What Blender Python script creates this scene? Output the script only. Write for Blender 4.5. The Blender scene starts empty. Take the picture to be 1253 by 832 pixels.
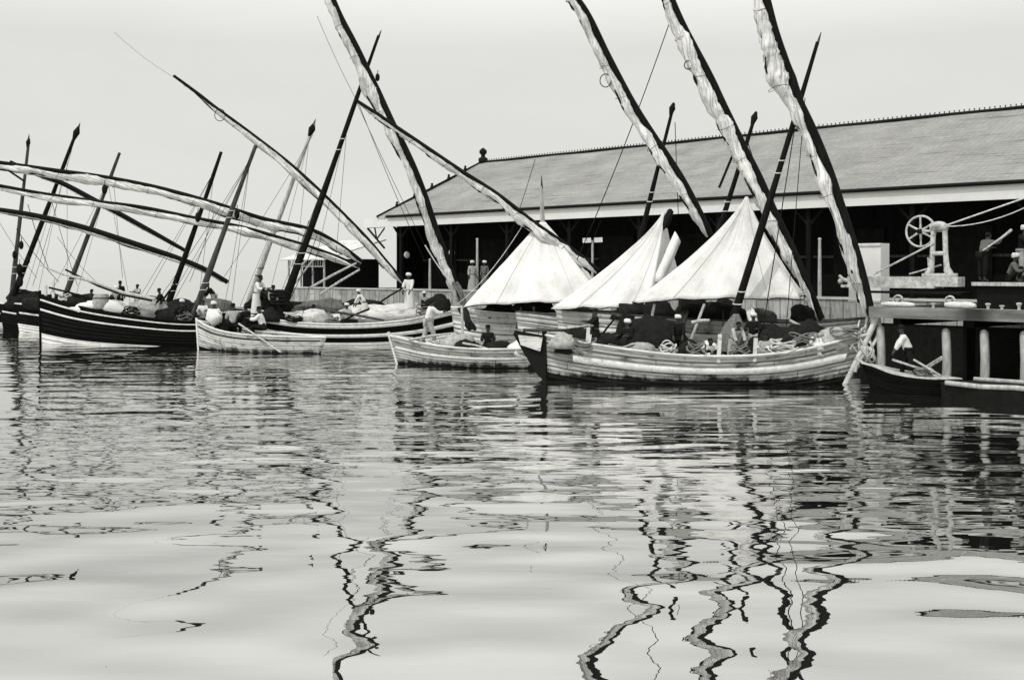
import bpy, math, random
from mathutils import Vector, Matrix, noise

random.seed(11)
F, HY, H = 1400.0, 330.0, 3.7          # focal length in photo pixels, horizon row, eye height
C = bpy.context.scene.collection
scn = bpy.context.scene
PI = math.pi


def W(px, py, d):
    return Vector(((px - 626.5) / F * d, d, H - (py - HY) / F * d))


def X(px, d):
    return (px - 626.5) / F * d


# ------------------------------------------------------------------ materials
MATS = {}


def newmat(name):
    m = bpy.data.materials.new(name)
    m.use_nodes = True
    nt = m.node_tree
    nt.nodes.clear()
    out = nt.nodes.new('ShaderNodeOutputMaterial')
    b = nt.nodes.new('ShaderNodeBsdfPrincipled')
    nt.links.new(b.outputs[0], out.inputs[0])
    MATS[name] = m
    return m, nt, b


def N(nt, typ, **kw):
    n = nt.nodes.new(typ)
    for k, v in kw.items():
        if k.startswith('i_'):
            key = k[2:]
            key = int(key) if key.isdigit() else key
            n.inputs[key].default_value = v
        else:
            setattr(n, k, v)
    return n


def ramp(nt, src, p0, p1, c0, c1):
    r = N(nt, 'ShaderNodeMapRange')
    r.clamp = True
    r.inputs['From Min'].default_value = p0
    r.inputs['From Max'].default_value = p1
    r.inputs['To Min'].default_value = c0
    r.inputs['To Max'].default_value = c1
    nt.links.new(src, r.inputs['Value'])
    return r.outputs[0]


def mth(nt, op, a, b=None):
    n = N(nt, 'ShaderNodeMath', operation=op)
    for i, s in enumerate((a, b)):
        if s is None:
            continue
        if isinstance(s, (int, float)):
            n.inputs[i].default_value = s
        else:
            nt.links.new(s, n.inputs[i])
    return n.outputs[0]


def grey(nt, val, tint=(1, 1, .975)):
    c = N(nt, 'ShaderNodeCombineColor')
    for i in range(3):
        nt.links.new(mth(nt, 'MULTIPLY', val, tint[i]), c.inputs[i])
    return c.outputs[0]


def noise_tex(nt, co, scale, detail=3, rough=.6, stretch=(1, 1, 1)):
    mp = N(nt, 'ShaderNodeMapping')
    mp.inputs['Scale'].default_value = stretch
    nt.links.new(co, mp.inputs[0])
    n = N(nt, 'ShaderNodeTexNoise')
    n.inputs['Scale'].default_value = scale
    n.inputs['Detail'].default_value = detail
    n.inputs['Roughness'].default_value = rough
    nt.links.new(mp.outputs[0], n.inputs['Vector'])
    return n.outputs[0]


def plain(name, c, var=.35, scale=3.0, rough=.8, bump=.02, stretch=(1, 1, 1), spec=.06, blot=0.0):
    """base value with mottling, fine grain and optional dark blotches of its own"""
    m, nt, b = newmat(name)
    co = N(nt, 'ShaderNodeTexCoord').outputs['Object']
    n1 = noise_tex(nt, co, scale, 4, .65, stretch)
    n2 = noise_tex(nt, co, scale * 9, 3, .6, stretch)
    f = ramp(nt, n1, .3, .7, 1 - var, 1 + var * .55)
    f = mth(nt, 'MULTIPLY', f, ramp(nt, n2, .3, .7, 1 - var * .4, 1 + var * .3))
    if blot:
        n3 = noise_tex(nt, co, scale * 1.7, 5, .75, stretch)
        f = mth(nt, 'MULTIPLY', f, ramp(nt, n3, .56, .66, 1, 1 - blot))
    nt.links.new(grey(nt, mth(nt, 'MULTIPLY', f, c)), b.inputs['Base Color'])
    b.inputs['Roughness'].default_value = rough
    b.inputs['Specular IOR Level'].default_value = spec
    if bump:
        bp = N(nt, 'ShaderNodeBump')
        bp.inputs['Strength'].default_value = .6
        bp.inputs['Distance'].default_value = bump
        nt.links.new(n2, bp.inputs['Height'])
        nt.links.new(bp.outputs[0], b.inputs['Normal'])
    return m


def planked(name, c, planks, var=.4, seam=.25, stain=.5, rough=.75, weed=0, spec=.08):
    """planking from the UV map: u runs along the board in metres, v counts across"""
    m, nt, b = newmat(name)
    uv = N(nt, 'ShaderNodeUVMap').outputs[0]
    sep = N(nt, 'ShaderNodeSeparateXYZ')
    nt.links.new(uv, sep.inputs[0])
    u, v = sep.outputs[0], sep.outputs[1]
    vv = mth(nt, 'MULTIPLY', v, planks)
    fr = mth(nt, 'FRACT', vv)
    idx = mth(nt, 'FLOOR', vv)
    edge = mth(nt, 'ABSOLUTE', mth(nt, 'SUBTRACT', fr, .5))
    seamf = ramp(nt, edge, .43, .48, 1, seam)
    wn = N(nt, 'ShaderNodeTexWhiteNoise', noise_dimensions='1D')
    nt.links.new(idx, wn.inputs['W'])
    pl = ramp(nt, wn.outputs[0], 0, 1, 1 - var * .5, 1 + var * .35)
    butt = mth(nt, 'FRACT', mth(nt, 'ADD', mth(nt, 'MULTIPLY', u, .27), mth(nt, 'MULTIPLY', wn.outputs[0], 7.3)))
    seamf = mth(nt, 'MULTIPLY', seamf, ramp(nt, butt, .004, .010, .25, 1))
    cmb = N(nt, 'ShaderNodeCombineXYZ')
    nt.links.new(u, cmb.inputs[0])
    nt.links.new(mth(nt, 'MULTIPLY', vv, .55), cmb.inputs[1])
    g = noise_tex(nt, cmb.outputs[0], 4, 6, .7, (.35, 2.2, 1))
    st = noise_tex(nt, cmb.outputs[0], 1.3, 5, .7, (1, .8, 1))
    f = mth(nt, 'MULTIPLY', pl, ramp(nt, g, .3, .7, 1 - var, 1 + var * .4))
    f = mth(nt, 'MULTIPLY', f, seamf)
    f = mth(nt, 'MULTIPLY', f, ramp(nt, st, .5, .68, 1, 1 - stain))
    if weed:                      # wet slimy belt along the waterline, ragged at its upper edge
        ob = N(nt, 'ShaderNodeTexCoord').outputs['Object']
        sz = N(nt, 'ShaderNodeSeparateXYZ')
        nt.links.new(ob, sz.inputs[0])
        wnz = noise_tex(nt, ob, 2.2, 5, .7, (1, 1, .4))
        lev = mth(nt, 'ADD', sz.outputs[2], mth(nt, 'MULTIPLY', mth(nt, 'SUBTRACT', wnz, .5), -.7))
        f = mth(nt, 'MULTIPLY', f, ramp(nt, lev, weed - .06, weed + .10, .04, 1))
    nt.links.new(grey(nt, mth(nt, 'MULTIPLY', f, c)), b.inputs['Base Color'])
    b.inputs['Roughness'].default_value = rough
    b.inputs['Specular IOR Level'].default_value = spec
    bp = N(nt, 'ShaderNodeBump')
    bp.inputs['Strength'].default_value = .5
    bp.inputs['Distance'].default_value = .02
    nt.links.new(mth(nt, 'MULTIPLY', seamf, ramp(nt, g, .2, .8, .7, 1)), bp.inputs['Height'])
    nt.links.new(bp.outputs[0], b.inputs['Normal'])
    return m


planked('hull_pale', .38, 7, .5, .10, .85, weed=.22)
planked('hull_grey', .40, 6, .45, .15, .8, weed=.15)
planked('hull_white', .54, 5, .35, .18, .7, weed=.1)
planked('hull_black', .008, 6, .5, .6, .3, spec=.02)
planked('hull_brown', .03, 6, .5, .4, .4)
planked('deck_pale', .5, 9, .5, .3, .6)
planked('deck_dark', .018, 9, .6, .3, .4)
planked('quay_board', .42, 34, .5, .45, .5)
planked('wharf_beam', .30, 2, .6, .3, .5)
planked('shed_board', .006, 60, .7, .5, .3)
plain('paint_white', .66, .14, 2.5, .6, .004, blot=.4)
plain('stripe_white', .64, .2, 4, .6, .004, blot=.45)
plain('worn_white', .58, .3, 2.2, .7, .008, (.5, .5, 2), blot=.6)
plain('canvas_grey', .50, .2, 1.8, .9, .012)
plain('spar_dark', .009, .5, 3, .65, .006, (3, 3, .6), .04)
plain('spar_brown', .06, .6, 3, .65, .006, (3, 3, .6))
plain('spar_pale', .42, .4, 3, .7, .006, (3, 3, .6), blot=.6)
plain('rope_dark', .012, .4, 9, .9, 0)
plain('rope_mid', .17, .5, 9, .9, 0)
plain('rope_pale', .55, .4, 9, .9, 0)
plain('block_dark', .009, .4, 6, .7, .004)
plain('fascia', .64, .08, .8, .7, .004)
plain('gutter', .01, .3, 2, .6, 0)
plain('concrete', .45, .25, .7, .9, .02, blot=.25)
plain('pile_wood', .42, .4, 4, .85, .03, (2, 2, .5), blot=.5)
plain('iron_pale', .46, .4, 5, .6, .012, blot=.75)
plain('iron_dark', .010, .4, 5, .55, .006)
plain('barge_dark', .012, .5, 2, .8, .02)
plain('soil', .2, .3, .3, .95, .02)
plain('skin', .05, .25, 9, .6, .002)
plain('hair_black', .01, .3, 20, .8, .004)
plain('cloth_white', .6, .12, 6, .9, .012)
plain('cloth_grey', .34, .25, 7, .9, .012)
plain('cloth_dark', .012, .4, 7, .9, .012)
plain('sack', .36, .4, 5, .95, .03)
plain('sack_pale', .66, .25, 5, .95, .03)
plain('sack_dark', .016, .4, 5, .95, .02)
plain('sack_mid', .12, .4, 5, .95, .03)
plain('basket', .16, .6, 12, .9, .02, (1, 1, 4))


def roof_mat():
    m, nt, b = newmat('roof_tiles')
    uv = N(nt, 'ShaderNodeUVMap').outputs[0]
    sep = N(nt, 'ShaderNodeSeparateXYZ')
    nt.links.new(uv, sep.inputs[0])
    u, v = sep.outputs[0], sep.outputs[1]
    row = mth(nt, 'FRACT', mth(nt, 'MULTIPLY', v, 3.2))
    col = mth(nt, 'FRACT', mth(nt, 'MULTIPLY', u, 3.4))
    rl = ramp(nt, row, 0, .22, .72, 1)
    cl = ramp(nt, mth(nt, 'ABSOLUTE', mth(nt, 'SUBTRACT', col, .5)), .34, .5, 1, .86)
    n1 = noise_tex(nt, uv, .35, 6, .7)
    n2 = noise_tex(nt, uv, 5, 4, .7, (1, 2.4, 1))
    n3 = noise_tex(nt, uv, 1.1, 3, .6, (.25, 3.2, 1))
    f = mth(nt, 'MULTIPLY', rl, cl)
    f = mth(nt, 'MULTIPLY', f, ramp(nt, n1, .3, .7, .70, 1.15))
    f = mth(nt, 'MULTIPLY', f, ramp(nt, n2, .25, .75, .66, 1.22))
    cv = N(nt, 'ShaderNodeCombineXYZ')
    nt.links.new(mth(nt, 'FLOOR', mth(nt, 'MULTIPLY', u, .85)), cv.inputs[0])
    nt.links.new(mth(nt, 'FLOOR', mth(nt, 'MULTIPLY', v, 3.2)), cv.inputs[1])
    wt = N(nt, 'ShaderNodeTexWhiteNoise', noise_dimensions='2D')
    nt.links.new(cv.outputs[0], wt.inputs['Vector'])
    f = mth(nt, 'MULTIPLY', f, ramp(nt, wt.outputs[0], .0, 1, .94, 1.05))
    f = mth(nt, 'MULTIPLY', f, ramp(nt, n3, .60, .70, 1, .45))
    nt.links.new(grey(nt, mth(nt, 'MULTIPLY', f, .265)), b.inputs['Base Color'])
    b.inputs['Roughness'].default_value = .85
    b.inputs['Specular IOR Level'].default_value = .2
    bp = N(nt, 'ShaderNodeBump')
    bp.inputs['Distance'].default_value = .04
    bp.inputs['Strength'].default_value = .6
    nt.links.new(mth(nt, 'MULTIPLY', row, cl), bp.inputs['Height'])
    nt.links.new(bp.outputs[0], b.inputs['Normal'])


roof_mat()


def furl_mat(name, c):
    m, nt, b = newmat(name)
    uv = N(nt, 'ShaderNodeUVMap').outputs[0]
    co = N(nt, 'ShaderNodeTexCoord').outputs['Object']
    w1 = noise_tex(nt, co, 1.1, 3, .6)
    cm = N(nt, 'ShaderNodeCombineXYZ')
    sep = N(nt, 'ShaderNodeSeparateXYZ')
    nt.links.new(uv, sep.inputs[0])
    nt.links.new(mth(nt, 'MULTIPLY', sep.outputs[0], .8), cm.inputs[0])
    ang = mth(nt, 'ADD', mth(nt, 'MULTIPLY', sep.outputs[1], 6.2832), mth(nt, 'MULTIPLY', sep.outputs[0], .9))
    nt.links.new(mth(nt, 'MULTIPLY', mth(nt, 'SINE', ang), 1.6), cm.inputs[1])
    nt.links.new(mth(nt, 'MULTIPLY', mth(nt, 'COSINE', ang), 1.6), cm.inputs[2])
    f1 = noise_tex(nt, cm.outputs[0], .95, 2.5, .5)
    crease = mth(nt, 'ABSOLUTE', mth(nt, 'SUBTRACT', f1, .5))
    f = ramp(nt, crease, .0, .03, .05, 1)  # shade of the folds painted into the cloth colour along the creases
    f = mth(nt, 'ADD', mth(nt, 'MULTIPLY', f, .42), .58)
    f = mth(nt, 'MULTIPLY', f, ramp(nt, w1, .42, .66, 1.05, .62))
    nt.links.new(grey(nt, mth(nt, 'MULTIPLY', f, c)), b.inputs['Base Color'])
    b.inputs['Roughness'].default_value = .9
    b.inputs['Specular IOR Level'].default_value = .2
    bp = N(nt, 'ShaderNodeBump')
    bp.inputs['Strength'].default_value = .8
    bp.inputs['Distance'].default_value = .06
    nt.links.new(ramp(nt, crease, 0, .12, 0, 1), bp.inputs['Height'])
    nt.links.new(bp.outputs[0], b.inputs['Normal'])


def canvas_mat(name, c):
    m, nt, b = newmat(name)
    uv = N(nt, 'ShaderNodeUVMap').outputs[0]
    co = N(nt, 'ShaderNodeTexCoord').outputs['Object']
    sep = N(nt, 'ShaderNodeSeparateXYZ')
    nt.links.new(uv, sep.inputs[0])
    pan = mth(nt, 'FLOOR', mth(nt, 'MULTIPLY', sep.outputs[0], 23))
    wn = N(nt, 'ShaderNodeTexWhiteNoise', noise_dimensions='1D')
    nt.links.new(pan, wn.inputs['W'])
    st = noise_tex(nt, uv, 1.0, 4, .6, (34, 2.2, 1))
    bl = noise_tex(nt, co, .9, 5, .65)
    fn = noise_tex(nt, co, 14, 3, .6)
    f = ramp(nt, wn.outputs[0], 0, 1, .93, 1.03)
    f = mth(nt, 'MULTIPLY', f, ramp(nt, st, .3, .7, .90, 1.04))
    f = mth(nt, 'MULTIPLY', f, ramp(nt, bl, .45, .72, 1.05, .78))
    f = mth(nt, 'MULTIPLY', f, ramp(nt, fn, .3, .7, .93, 1.05))
    nt.links.new(grey(nt, mth(nt, 'MULTIPLY', f, c)), b.inputs['Base Color'])
    b.inputs['Roughness'].default_value = .95
    b.inputs['Specular IOR Level'].default_value = .05
    bp = N(nt, 'ShaderNodeBump')
    bp.inputs['Strength'].default_value = .7
    bp.inputs['Distance'].default_value = .08
    nt.links.new(mth(nt, 'ADD', st, mth(nt, 'MULTIPLY', bl, .8)), bp.inputs['Height'])
    nt.links.new(bp.outputs[0], b.inputs['Normal'])


canvas_mat('canvas', .68)
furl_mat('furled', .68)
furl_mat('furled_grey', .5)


def water_mat():
    m = bpy.data.materials.new('water')
    m.use_nodes = True
    nt = m.node_tree
    nt.nodes.clear()
    MATS['water'] = m
    out = N(nt, 'ShaderNodeOutputMaterial')
    co = N(nt, 'ShaderNodeTexCoord').outputs['Object']
    a = noise_tex(nt, co, 1.0, 0, .45, (.58, .85, 1))
    sp = N(nt, 'ShaderNodeSeparateXYZ')
    nt.links.new(co, sp.inputs[0])
    wind = ramp(nt, sp.outputs[1], 12, 24, .18, 1.25)
    e_ = noise_tex(nt, co, 1.0, 0, .5, (.42, 1.35, 1))
    b_ = noise_tex(nt, co, 1.0, 1.5, .5, (1.0, 2.9, 1))
    c_ = noise_tex(nt, co, 1.0, 0, .5, (.13, .22, 1))
    p = noise_tex(nt, co, 1.0, 2, .5, (.03, .07, 1))
    patch = mth(nt, 'MULTIPLY', wind, ramp(nt, p, .4, .62, .5, 1.25))
    h = mth(nt, 'ADD', mth(nt, 'ADD', mth(nt, 'MULTIPLY', a, .042), mth(nt, 'MULTIPLY', mth(nt, 'MULTIPLY', e_, patch), .034)),
            mth(nt, 'ADD', mth(nt, 'MULTIPLY', mth(nt, 'MULTIPLY', b_, patch), .0090),
                mth(nt, 'MULTIPLY', c_, .05)))
    bp = N(nt, 'ShaderNodeBump')
    bp.inputs['Strength'].default_value = 1
    bp.inputs['Distance'].default_value = 1
    nt.links.new(h, bp.inputs['Height'])
    gl = N(nt, 'ShaderNodeBsdfGlossy')
    gl.inputs['Color'].default_value = (.97, .97, .955, 1)
    gl.inputs['Roughness'].default_value = .0
    df = N(nt, 'ShaderNodeBsdfDiffuse')
    df.inputs['Color'].default_value = (.012, .012, .012, 1)
    fr = N(nt, 'ShaderNodeFresnel')
    fr.inputs['IOR'].default_value = 1.33
    fac = mth(nt, 'POWER', fr.outputs[0], .33)
    mx = N(nt, 'ShaderNodeMixShader')
    nt.links.new(fac, mx.inputs[0])
    nt.links.new(df.outputs[0], mx.inputs[1])
    nt.links.new(gl.outputs[0], mx.inputs[2])
    nt.links.new(bp.outputs[0], gl.inputs['Normal'])
    nt.links.new(mx.outputs[0], out.inputs[0])


water_mat()


# ------------------------------------------------------------------ mesh builder
class MB:
    def __init__(self):
        self.v, self.f, self.m, self.u = [], [], [], []

    def add(self, verts, faces, mat=0, uvs=None):
        o = len(self.v)
        self.v += [Vector(p) for p in verts]
        for k, f in enumerate(faces):
            self.f.append([i + o for i in f])
            self.m.append(mat)
            self.u.append(uvs[k] if uvs else [(0, 0)] * len(f))

    def grid(self, rows, mat=0, uvs=None, closed=False):
        n, k = len(rows), len(rows[0])
        vs = [p for r in rows for p in r]
        fs, us = [], []
        for i in range(n - 1):
            for j in range(k if closed else k - 1):
                j2 = (j + 1) % k
                fs.append([i * k + j, i * k + j2, (i + 1) * k + j2, (i + 1) * k + j])
                if uvs:
                    us.append([uvs[i][j], uvs[i][j + 1] if closed else uvs[i][j2],
                               uvs[i + 1][j + 1] if closed else uvs[i + 1][j2], uvs[i + 1][j]])
        self.add(vs, fs, mat, us if uvs else None)

    def tube(self, pts, rad, n=8, mat=0, flat=1.0):
        pts = [Vector(p) for p in pts]
        if not isinstance(rad, (list, tuple)):
            rad = [rad] * len(pts)
        rows, uvs, acc = [], [], 0
        up = None
        for i, p in enumerate(pts):
            t = (pts[min(i + 1, len(pts) - 1)] - pts[max(i - 1, 0)])
            if t.length < 1e-9:
                t = Vector((0, 0, 1))
            t.normalize()
            if up is None:
                up = Vector((0, 0, 1)) if abs(t.z) < .9 else Vector((0, 1, 0))
            a = t.cross(up)
            if a.length < 1e-6:
                a = t.cross(Vector((1, 0, 0)))
            a.normalize()
            b = a.cross(t).normalized()
            up = b
            if i:
                acc += (p - pts[i - 1]).length
            rows.append([p + (a * math.cos(2 * PI * j / n) + b * math.sin(2 * PI * j / n) * flat) * rad[i] for j in range(n)])
            uvs.append([(acc, j / n) for j in range(n + 1)])
        self.grid(rows, mat, uvs, True)
        for r in (rows[0], rows[-1]):
            self.add(r, [list(range(n))], mat)

    def bar(self, a, b, w, h, mat=0, up=(0, 0, 1)):
        a, b = Vector(a), Vector(b)
        t = (b - a).normalized()
        upv = Vector(up)
        if abs(t.dot(upv)) > .97:
            upv = Vector((0, 1, 0))
        s = t.cross(upv).normalized()
        u = s.cross(t).normalized()
        L = (b - a).length
        vs = [p + s * x * w / 2 + u * z * h / 2 for p in (a, b) for x, z in ((-1, -1), (1, -1), (1, 1), (-1, 1))]
        fs = [[0, 1, 2, 3], [7, 6, 5, 4], [0, 4, 5, 1], [1, 5, 6, 2], [2, 6, 7, 3], [3, 7, 4, 0]]
        q = [(0, 0), (L, 0), (L, 1), (0, 1)]
        us = [[(0, 0), (w, 0), (w, 1), (0, 1)]] * 2 + [q] * 4
        self.add(vs, fs, mat, us)

    def ball(self, c, r, nu=10, nv=7, mat=0, rot=None, lump=0, seed=0):
        c = Vector(c)
        r = (r, r, r) if isinstance(r, (int, float)) else r
        rows = []
        for i in range(nv + 1):
            th = PI * i / nv
            row = []
            for j in range(nu):
                ph = 2 * PI * j / nu
                p = Vector((math.sin(th) * math.cos(ph), math.sin(th) * math.sin(ph), math.cos(th)))
                k = 1
                if lump:
                    sv = Vector((seed * 3.1, seed * 1.7, 0))
                    k += lump * noise.noise(p * 1.7 + sv) + lump * .75 * (.35 - abs(noise.noise(p * 3.6 + sv * 2))) * 1.4 + lump * .25 * noise.noise(p * 9 + sv)
                p = Vector((p.x * r[0], p.y * r[1], p.z * r[2])) * k
                if rot:
                    p = rot @ p
                row.append(c + p)
            rows.append(row)
        self.grid(rows, mat, None, True)

    def lathe(self, c, prof, n=14, mat=0, sq=1.0):
        c = Vector(c)
        rows = [[c + Vector((r * math.cos(2 * PI * j / n), r * sq * math.sin(2 * PI * j / n), z)) for j in range(n)] for r, z in prof]
        uvs = [[(j / n, z) for j in range(n + 1)] for r, z in prof]
        self.grid(rows, mat, uvs, True)
        self.add(rows[0], [list(range(n))], mat)
        self.add(rows[-1], [list(range(n))], mat)

    def build(self, name, mats, parent=None, smooth=True, solid=0):
        if isinstance(mats, str):
            mats = [mats]
        me = bpy.data.meshes.new(name)
        off = root_loc(parent)
        me.from_pydata([p - off for p in self.v], [], self.f)
        for m in mats:
            me.materials.append(MATS[m])
        uvl = me.uv_layers.new(name='UVMap')
        k = 0
        for fi, p in enumerate(me.polygons):
            p.material_index = self.m[fi]
            p.use_smooth = smooth
            for q in range(p.loop_total):
                uvl.data[p.loop_start + q].uv = self.u[fi][q]
        me.update()
        o = bpy.data.objects.new(name, me)
        C.objects.link(o)
        if parent:
            o.parent = parent
        if solid:
            sm = o.modifiers.new('thickness', 'SOLIDIFY')
            sm.thickness = solid
            sm.offset = 0
        return o


def root_loc(p):
    off = Vector((0, 0, 0))
    while p is not None:
        off += p.location
        p = p.parent
    return off


def thing(name, label, cat, loc, group=None):
    o = bpy.data.objects.new(name, None)
    C.objects.link(o)
    o.location = loc
    o.empty_display_size = .2
    o['label'] = label
    o['category'] = cat
    if group:
        o['group'] = group
    return o


def tag(o, label, cat, group=None):
    o['label'] = label
    o['category'] = cat
    if group:
        o['group'] = group
    return o


def rebase(o):
    """put a single-mesh thing's origin at its base"""
    vs = [v.co for v in o.data.vertices]
    c = Vector((sum(v.x for v in vs) / len(vs), sum(v.y for v in vs) / len(vs), min(v.z for v in vs)))
    o.data.transform(Matrix.Translation(-c))
    o.location = c
    return o


def spline(pts, per=6):
    pts = [Vector(p) for p in pts]
    if len(pts) < 3:
        return [pts[0].lerp(pts[-1], i / per) for i in range(per + 1)]
    out = []
    P = [pts[0] * 2 - pts[1]] + pts + [pts[-1] * 2 - pts[-2]]
    for i in range(1, len(P) - 2):
        for k in range(per):
            t = k / per
            p0, p1, p2, p3 = P[i - 1:i + 3]
            out.append(.5 * ((2 * p1) + (-p0 + p2) * t + (2 * p0 - 5 * p1 + 4 * p2 - p3) * t * t + (-p0 + 3 * p1 - 3 * p2 + p3) * t ** 3))
    out.append(pts[-1])
    return out


def lerp_list(keys, s):
    if s <= keys[0][0]:
        return keys[0][1]
    for (a, x), (b, y) in zip(keys, keys[1:]):
        if s <= b:
            t = (s - a) / (b - a)
            return x + (y - x) * t
    return keys[-1][1]


def smooth_keys(keys, n=40):
    pts = spline([Vector((s, z, 0)) for s, z in keys], 10)
    ks = [(p.x, p.y) for p in pts]
    return ks


# ------------------------------------------------------------------ hull
class Hull:
    def __init__(self, P0, P1, beam, sheer, keel=-.5, rake0=.3, rake1=.5, full=2.4, full0=None):
        self.P0, self.P1 = Vector((P0[0], P0[1], 0)), Vector((P1[0], P1[1], 0))
        self.d = (self.P1 - self.P0)
        self.L = self.d.length
        self.d.normalize()
        self.n = Vector((-self.d.y, self.d.x, 0))       # to the left of the heading
        self.beam, self.sheer, self.keel = beam, smooth_keys(sheer), keel
        self.r0, self.r1, self.full, self.full0 = rake0, rake1, full, full0 or full

    def pt(self, s, v, side, out=0.0):
        e = 2 * s - 1
        fl = self.full if e > 0 else self.full0
        w = self.beam / 2 * (1 - abs(e) ** fl)
        zg = lerp_list(self.sheer, s)
        k = self.keel * (1 - .5 * abs(e) ** 4)
        z = k + (zg - k) * v
        hb = w * max(v, 0) ** (.30 + .75 * abs(e) ** 3)
        zz = max(z, k * .5) / max(zg, .1)
        rk = (self.r1 * e ** 6 if e > 0 else -self.r0 * e ** 6) * zz
        p = self.P0 + self.d * (s * self.L + rk) + self.n * side * (hb + out)
        p.z = z
        return p

    def side_v(self, s, z):
        zg = lerp_list(self.sheer, s)
        e = 2 * s - 1
        k = self.keel * (1 - .5 * abs(e) ** 4)
        return (z - k) / (zg - k)

    def shell(self, parent, mats, vsplit=None, ns=44, nv=12):
        mb = MB()
        vs = [i / nv for i in range(nv + 1)]
        if vsplit:
            vs = sorted(set(vs + [vsplit]))
        for side in (-1, 1):
            rows = [[self.pt(i / ns, v, side) for v in vs] for i in range(ns + 1)]
            uvs = [[(i / ns * self.L, v) for v in vs] for i in range(ns + 1)]
            for j in range(len(vs) - 1):
                mi = 1 if (vsplit and vs[j] < vsplit - 1e-6) else 0
                mb.grid([[r[j], r[j + 1]] for r in rows], mi, [[u[j], u[j + 1]] for u in uvs])
        o = mb.build('hull', mats, parent, True, .05)
        return o

    def band(self, parent, name, mat, s0, s1, v0, v1, out=.05, ns=40, sides=(-1, 1), v1e=None):
        va = v1
        mb = MB()
        for side in sides:
            rows, uvs = [], []
            for i in range(ns + 1):
                s = s0 + (s1 - s0) * i / ns
                v1 = va + ((va if v1e is None else v1e) - va) * (i / ns) ** .7
                a, b = self.pt(s, v0, side, .012), self.pt(s, v1, side, .012)
                a2, b2 = self.pt(s, v0 + (v1 - v0) * .12, side, out), self.pt(s, v1 - (v1 - v0) * .12, side, out)
                rows.append([a, a2, b2, b])
                uvs.append([(s * self.L, .1), (s * self.L, .2), (s * self.L, .8), (s * self.L, .9)])
            mb.grid(rows, 0, uvs)
        return mb.build(name, mat, parent, True)

    def gunwale(self, parent, mat, w=.07, ns=40):
        mb = MB()
        for side in (-1, 1):
            pts = [self.pt(i / ns, 1.0, side, -.01) for i in range(ns + 1)]
            mb.tube(pts, w, 6, 0, .7)
        return mb.build('gunwale', mat, parent)

    def deck(self, parent, mat, v=.74, ns=30, s0=.02, s1=.98):
        mb = MB()
        rows, uvs = [], []
        for i in range(ns + 1):
            s = s0 + (s1 - s0) * i / ns
            a, b = self.pt(s, v, -1, -.03), self.pt(s, v, 1, -.03)
            rows.append([a.lerp(b, k / 4) + Vector((0, 0, .05 * math.sin(PI * k / 4))) for k in range(5)])
            uvs.append([(s * self.L, k / 4) for k in range(5)])
        mb.grid(rows, 0, uvs)
        return mb.build('deck', mat, parent)

    def stem(self, parent, mat, s, extra=.25, r=.07, name='stem_post'):
        mb = MB()
        pts = [self.pt(s, v / 10, 1) for v in range(0, 11)]
        t = (pts[-1] - pts[-2]).normalized()
        pts.append(pts[-1] + t * extra)
        mb.tube(pts, r, 8)
        return mb.build(name, mat, parent)

    def at(self, s, off=0, v=.76):
        """a point on the deck: s along, off across in metres (+ is the left of the heading)"""
        a, b = self.pt(s, v, -1), self.pt(s, v, 1)
        p = (a + b) / 2 + self.n * off
        p.z = a.z + .03
        return p


# ------------------------------------------------------------------ rig
def mast(parent, base, top, r0, r1, mat='spar_dark', bulb=0, tip=0, fids=1):
    base, top = Vector(base), Vector(top)
    mb = MB()
    n = 14
    pts, rr = [], []
    t = (top - base)
    for i in range(n + 1):
        f = i / n
        p = base + t * f
        p += Vector((math.sin(f * 3.1 + base.x) * .03, math.sin(f * 5 + base.x) * .02, 0)) * f
        pts.append(p)
        rr.append((r0 + (r1 - r0) * f) * (1 + .06 * math.sin(f * 17 + base.x)))
    mb.tube(pts, rr, 10)
    m = mb.build('mast', mat, parent)
    d = t.normalized()
    if bulb:
        k = MB()
        c = top - d * bulb * 1.5
        k.tube([c - d * bulb * 2.2, c - d * bulb * 1.2, c, c + d * bulb, c + d * bulb * 1.8], [r1 * 1.05, bulb * .7, bulb, bulb * .6, r1 * .6], 8)
        k.build('mast_head', 'block_dark', m)
    if tip:
        k = MB()
        k.tube([top - d * .1, top + d * tip * .5, top + d * tip], [r1 * .8, r1 * .5, .012], 7)
        k.build('pole', 'spar_brown', m)
    # lashing turns round the mast
    k = MB()
    for f in [.16, .2, .58, .62][:fids * 2]:
        p = base + t * f
        rr_ = (r0 + (r1 - r0) * f) * 1.12
        ring = []
        for j in range(13):
            a = 2 * PI * j / 12
            ring.append(p + Vector((math.cos(a) * rr_, math.sin(a) * rr_, .02 * math.sin(a))))
        k = MB()
        k.tube(ring, .022, 5)
        k.build('lashing', 'rope_pale' if mat != 'spar_pale' else 'rope_dark', m)
    return m


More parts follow.
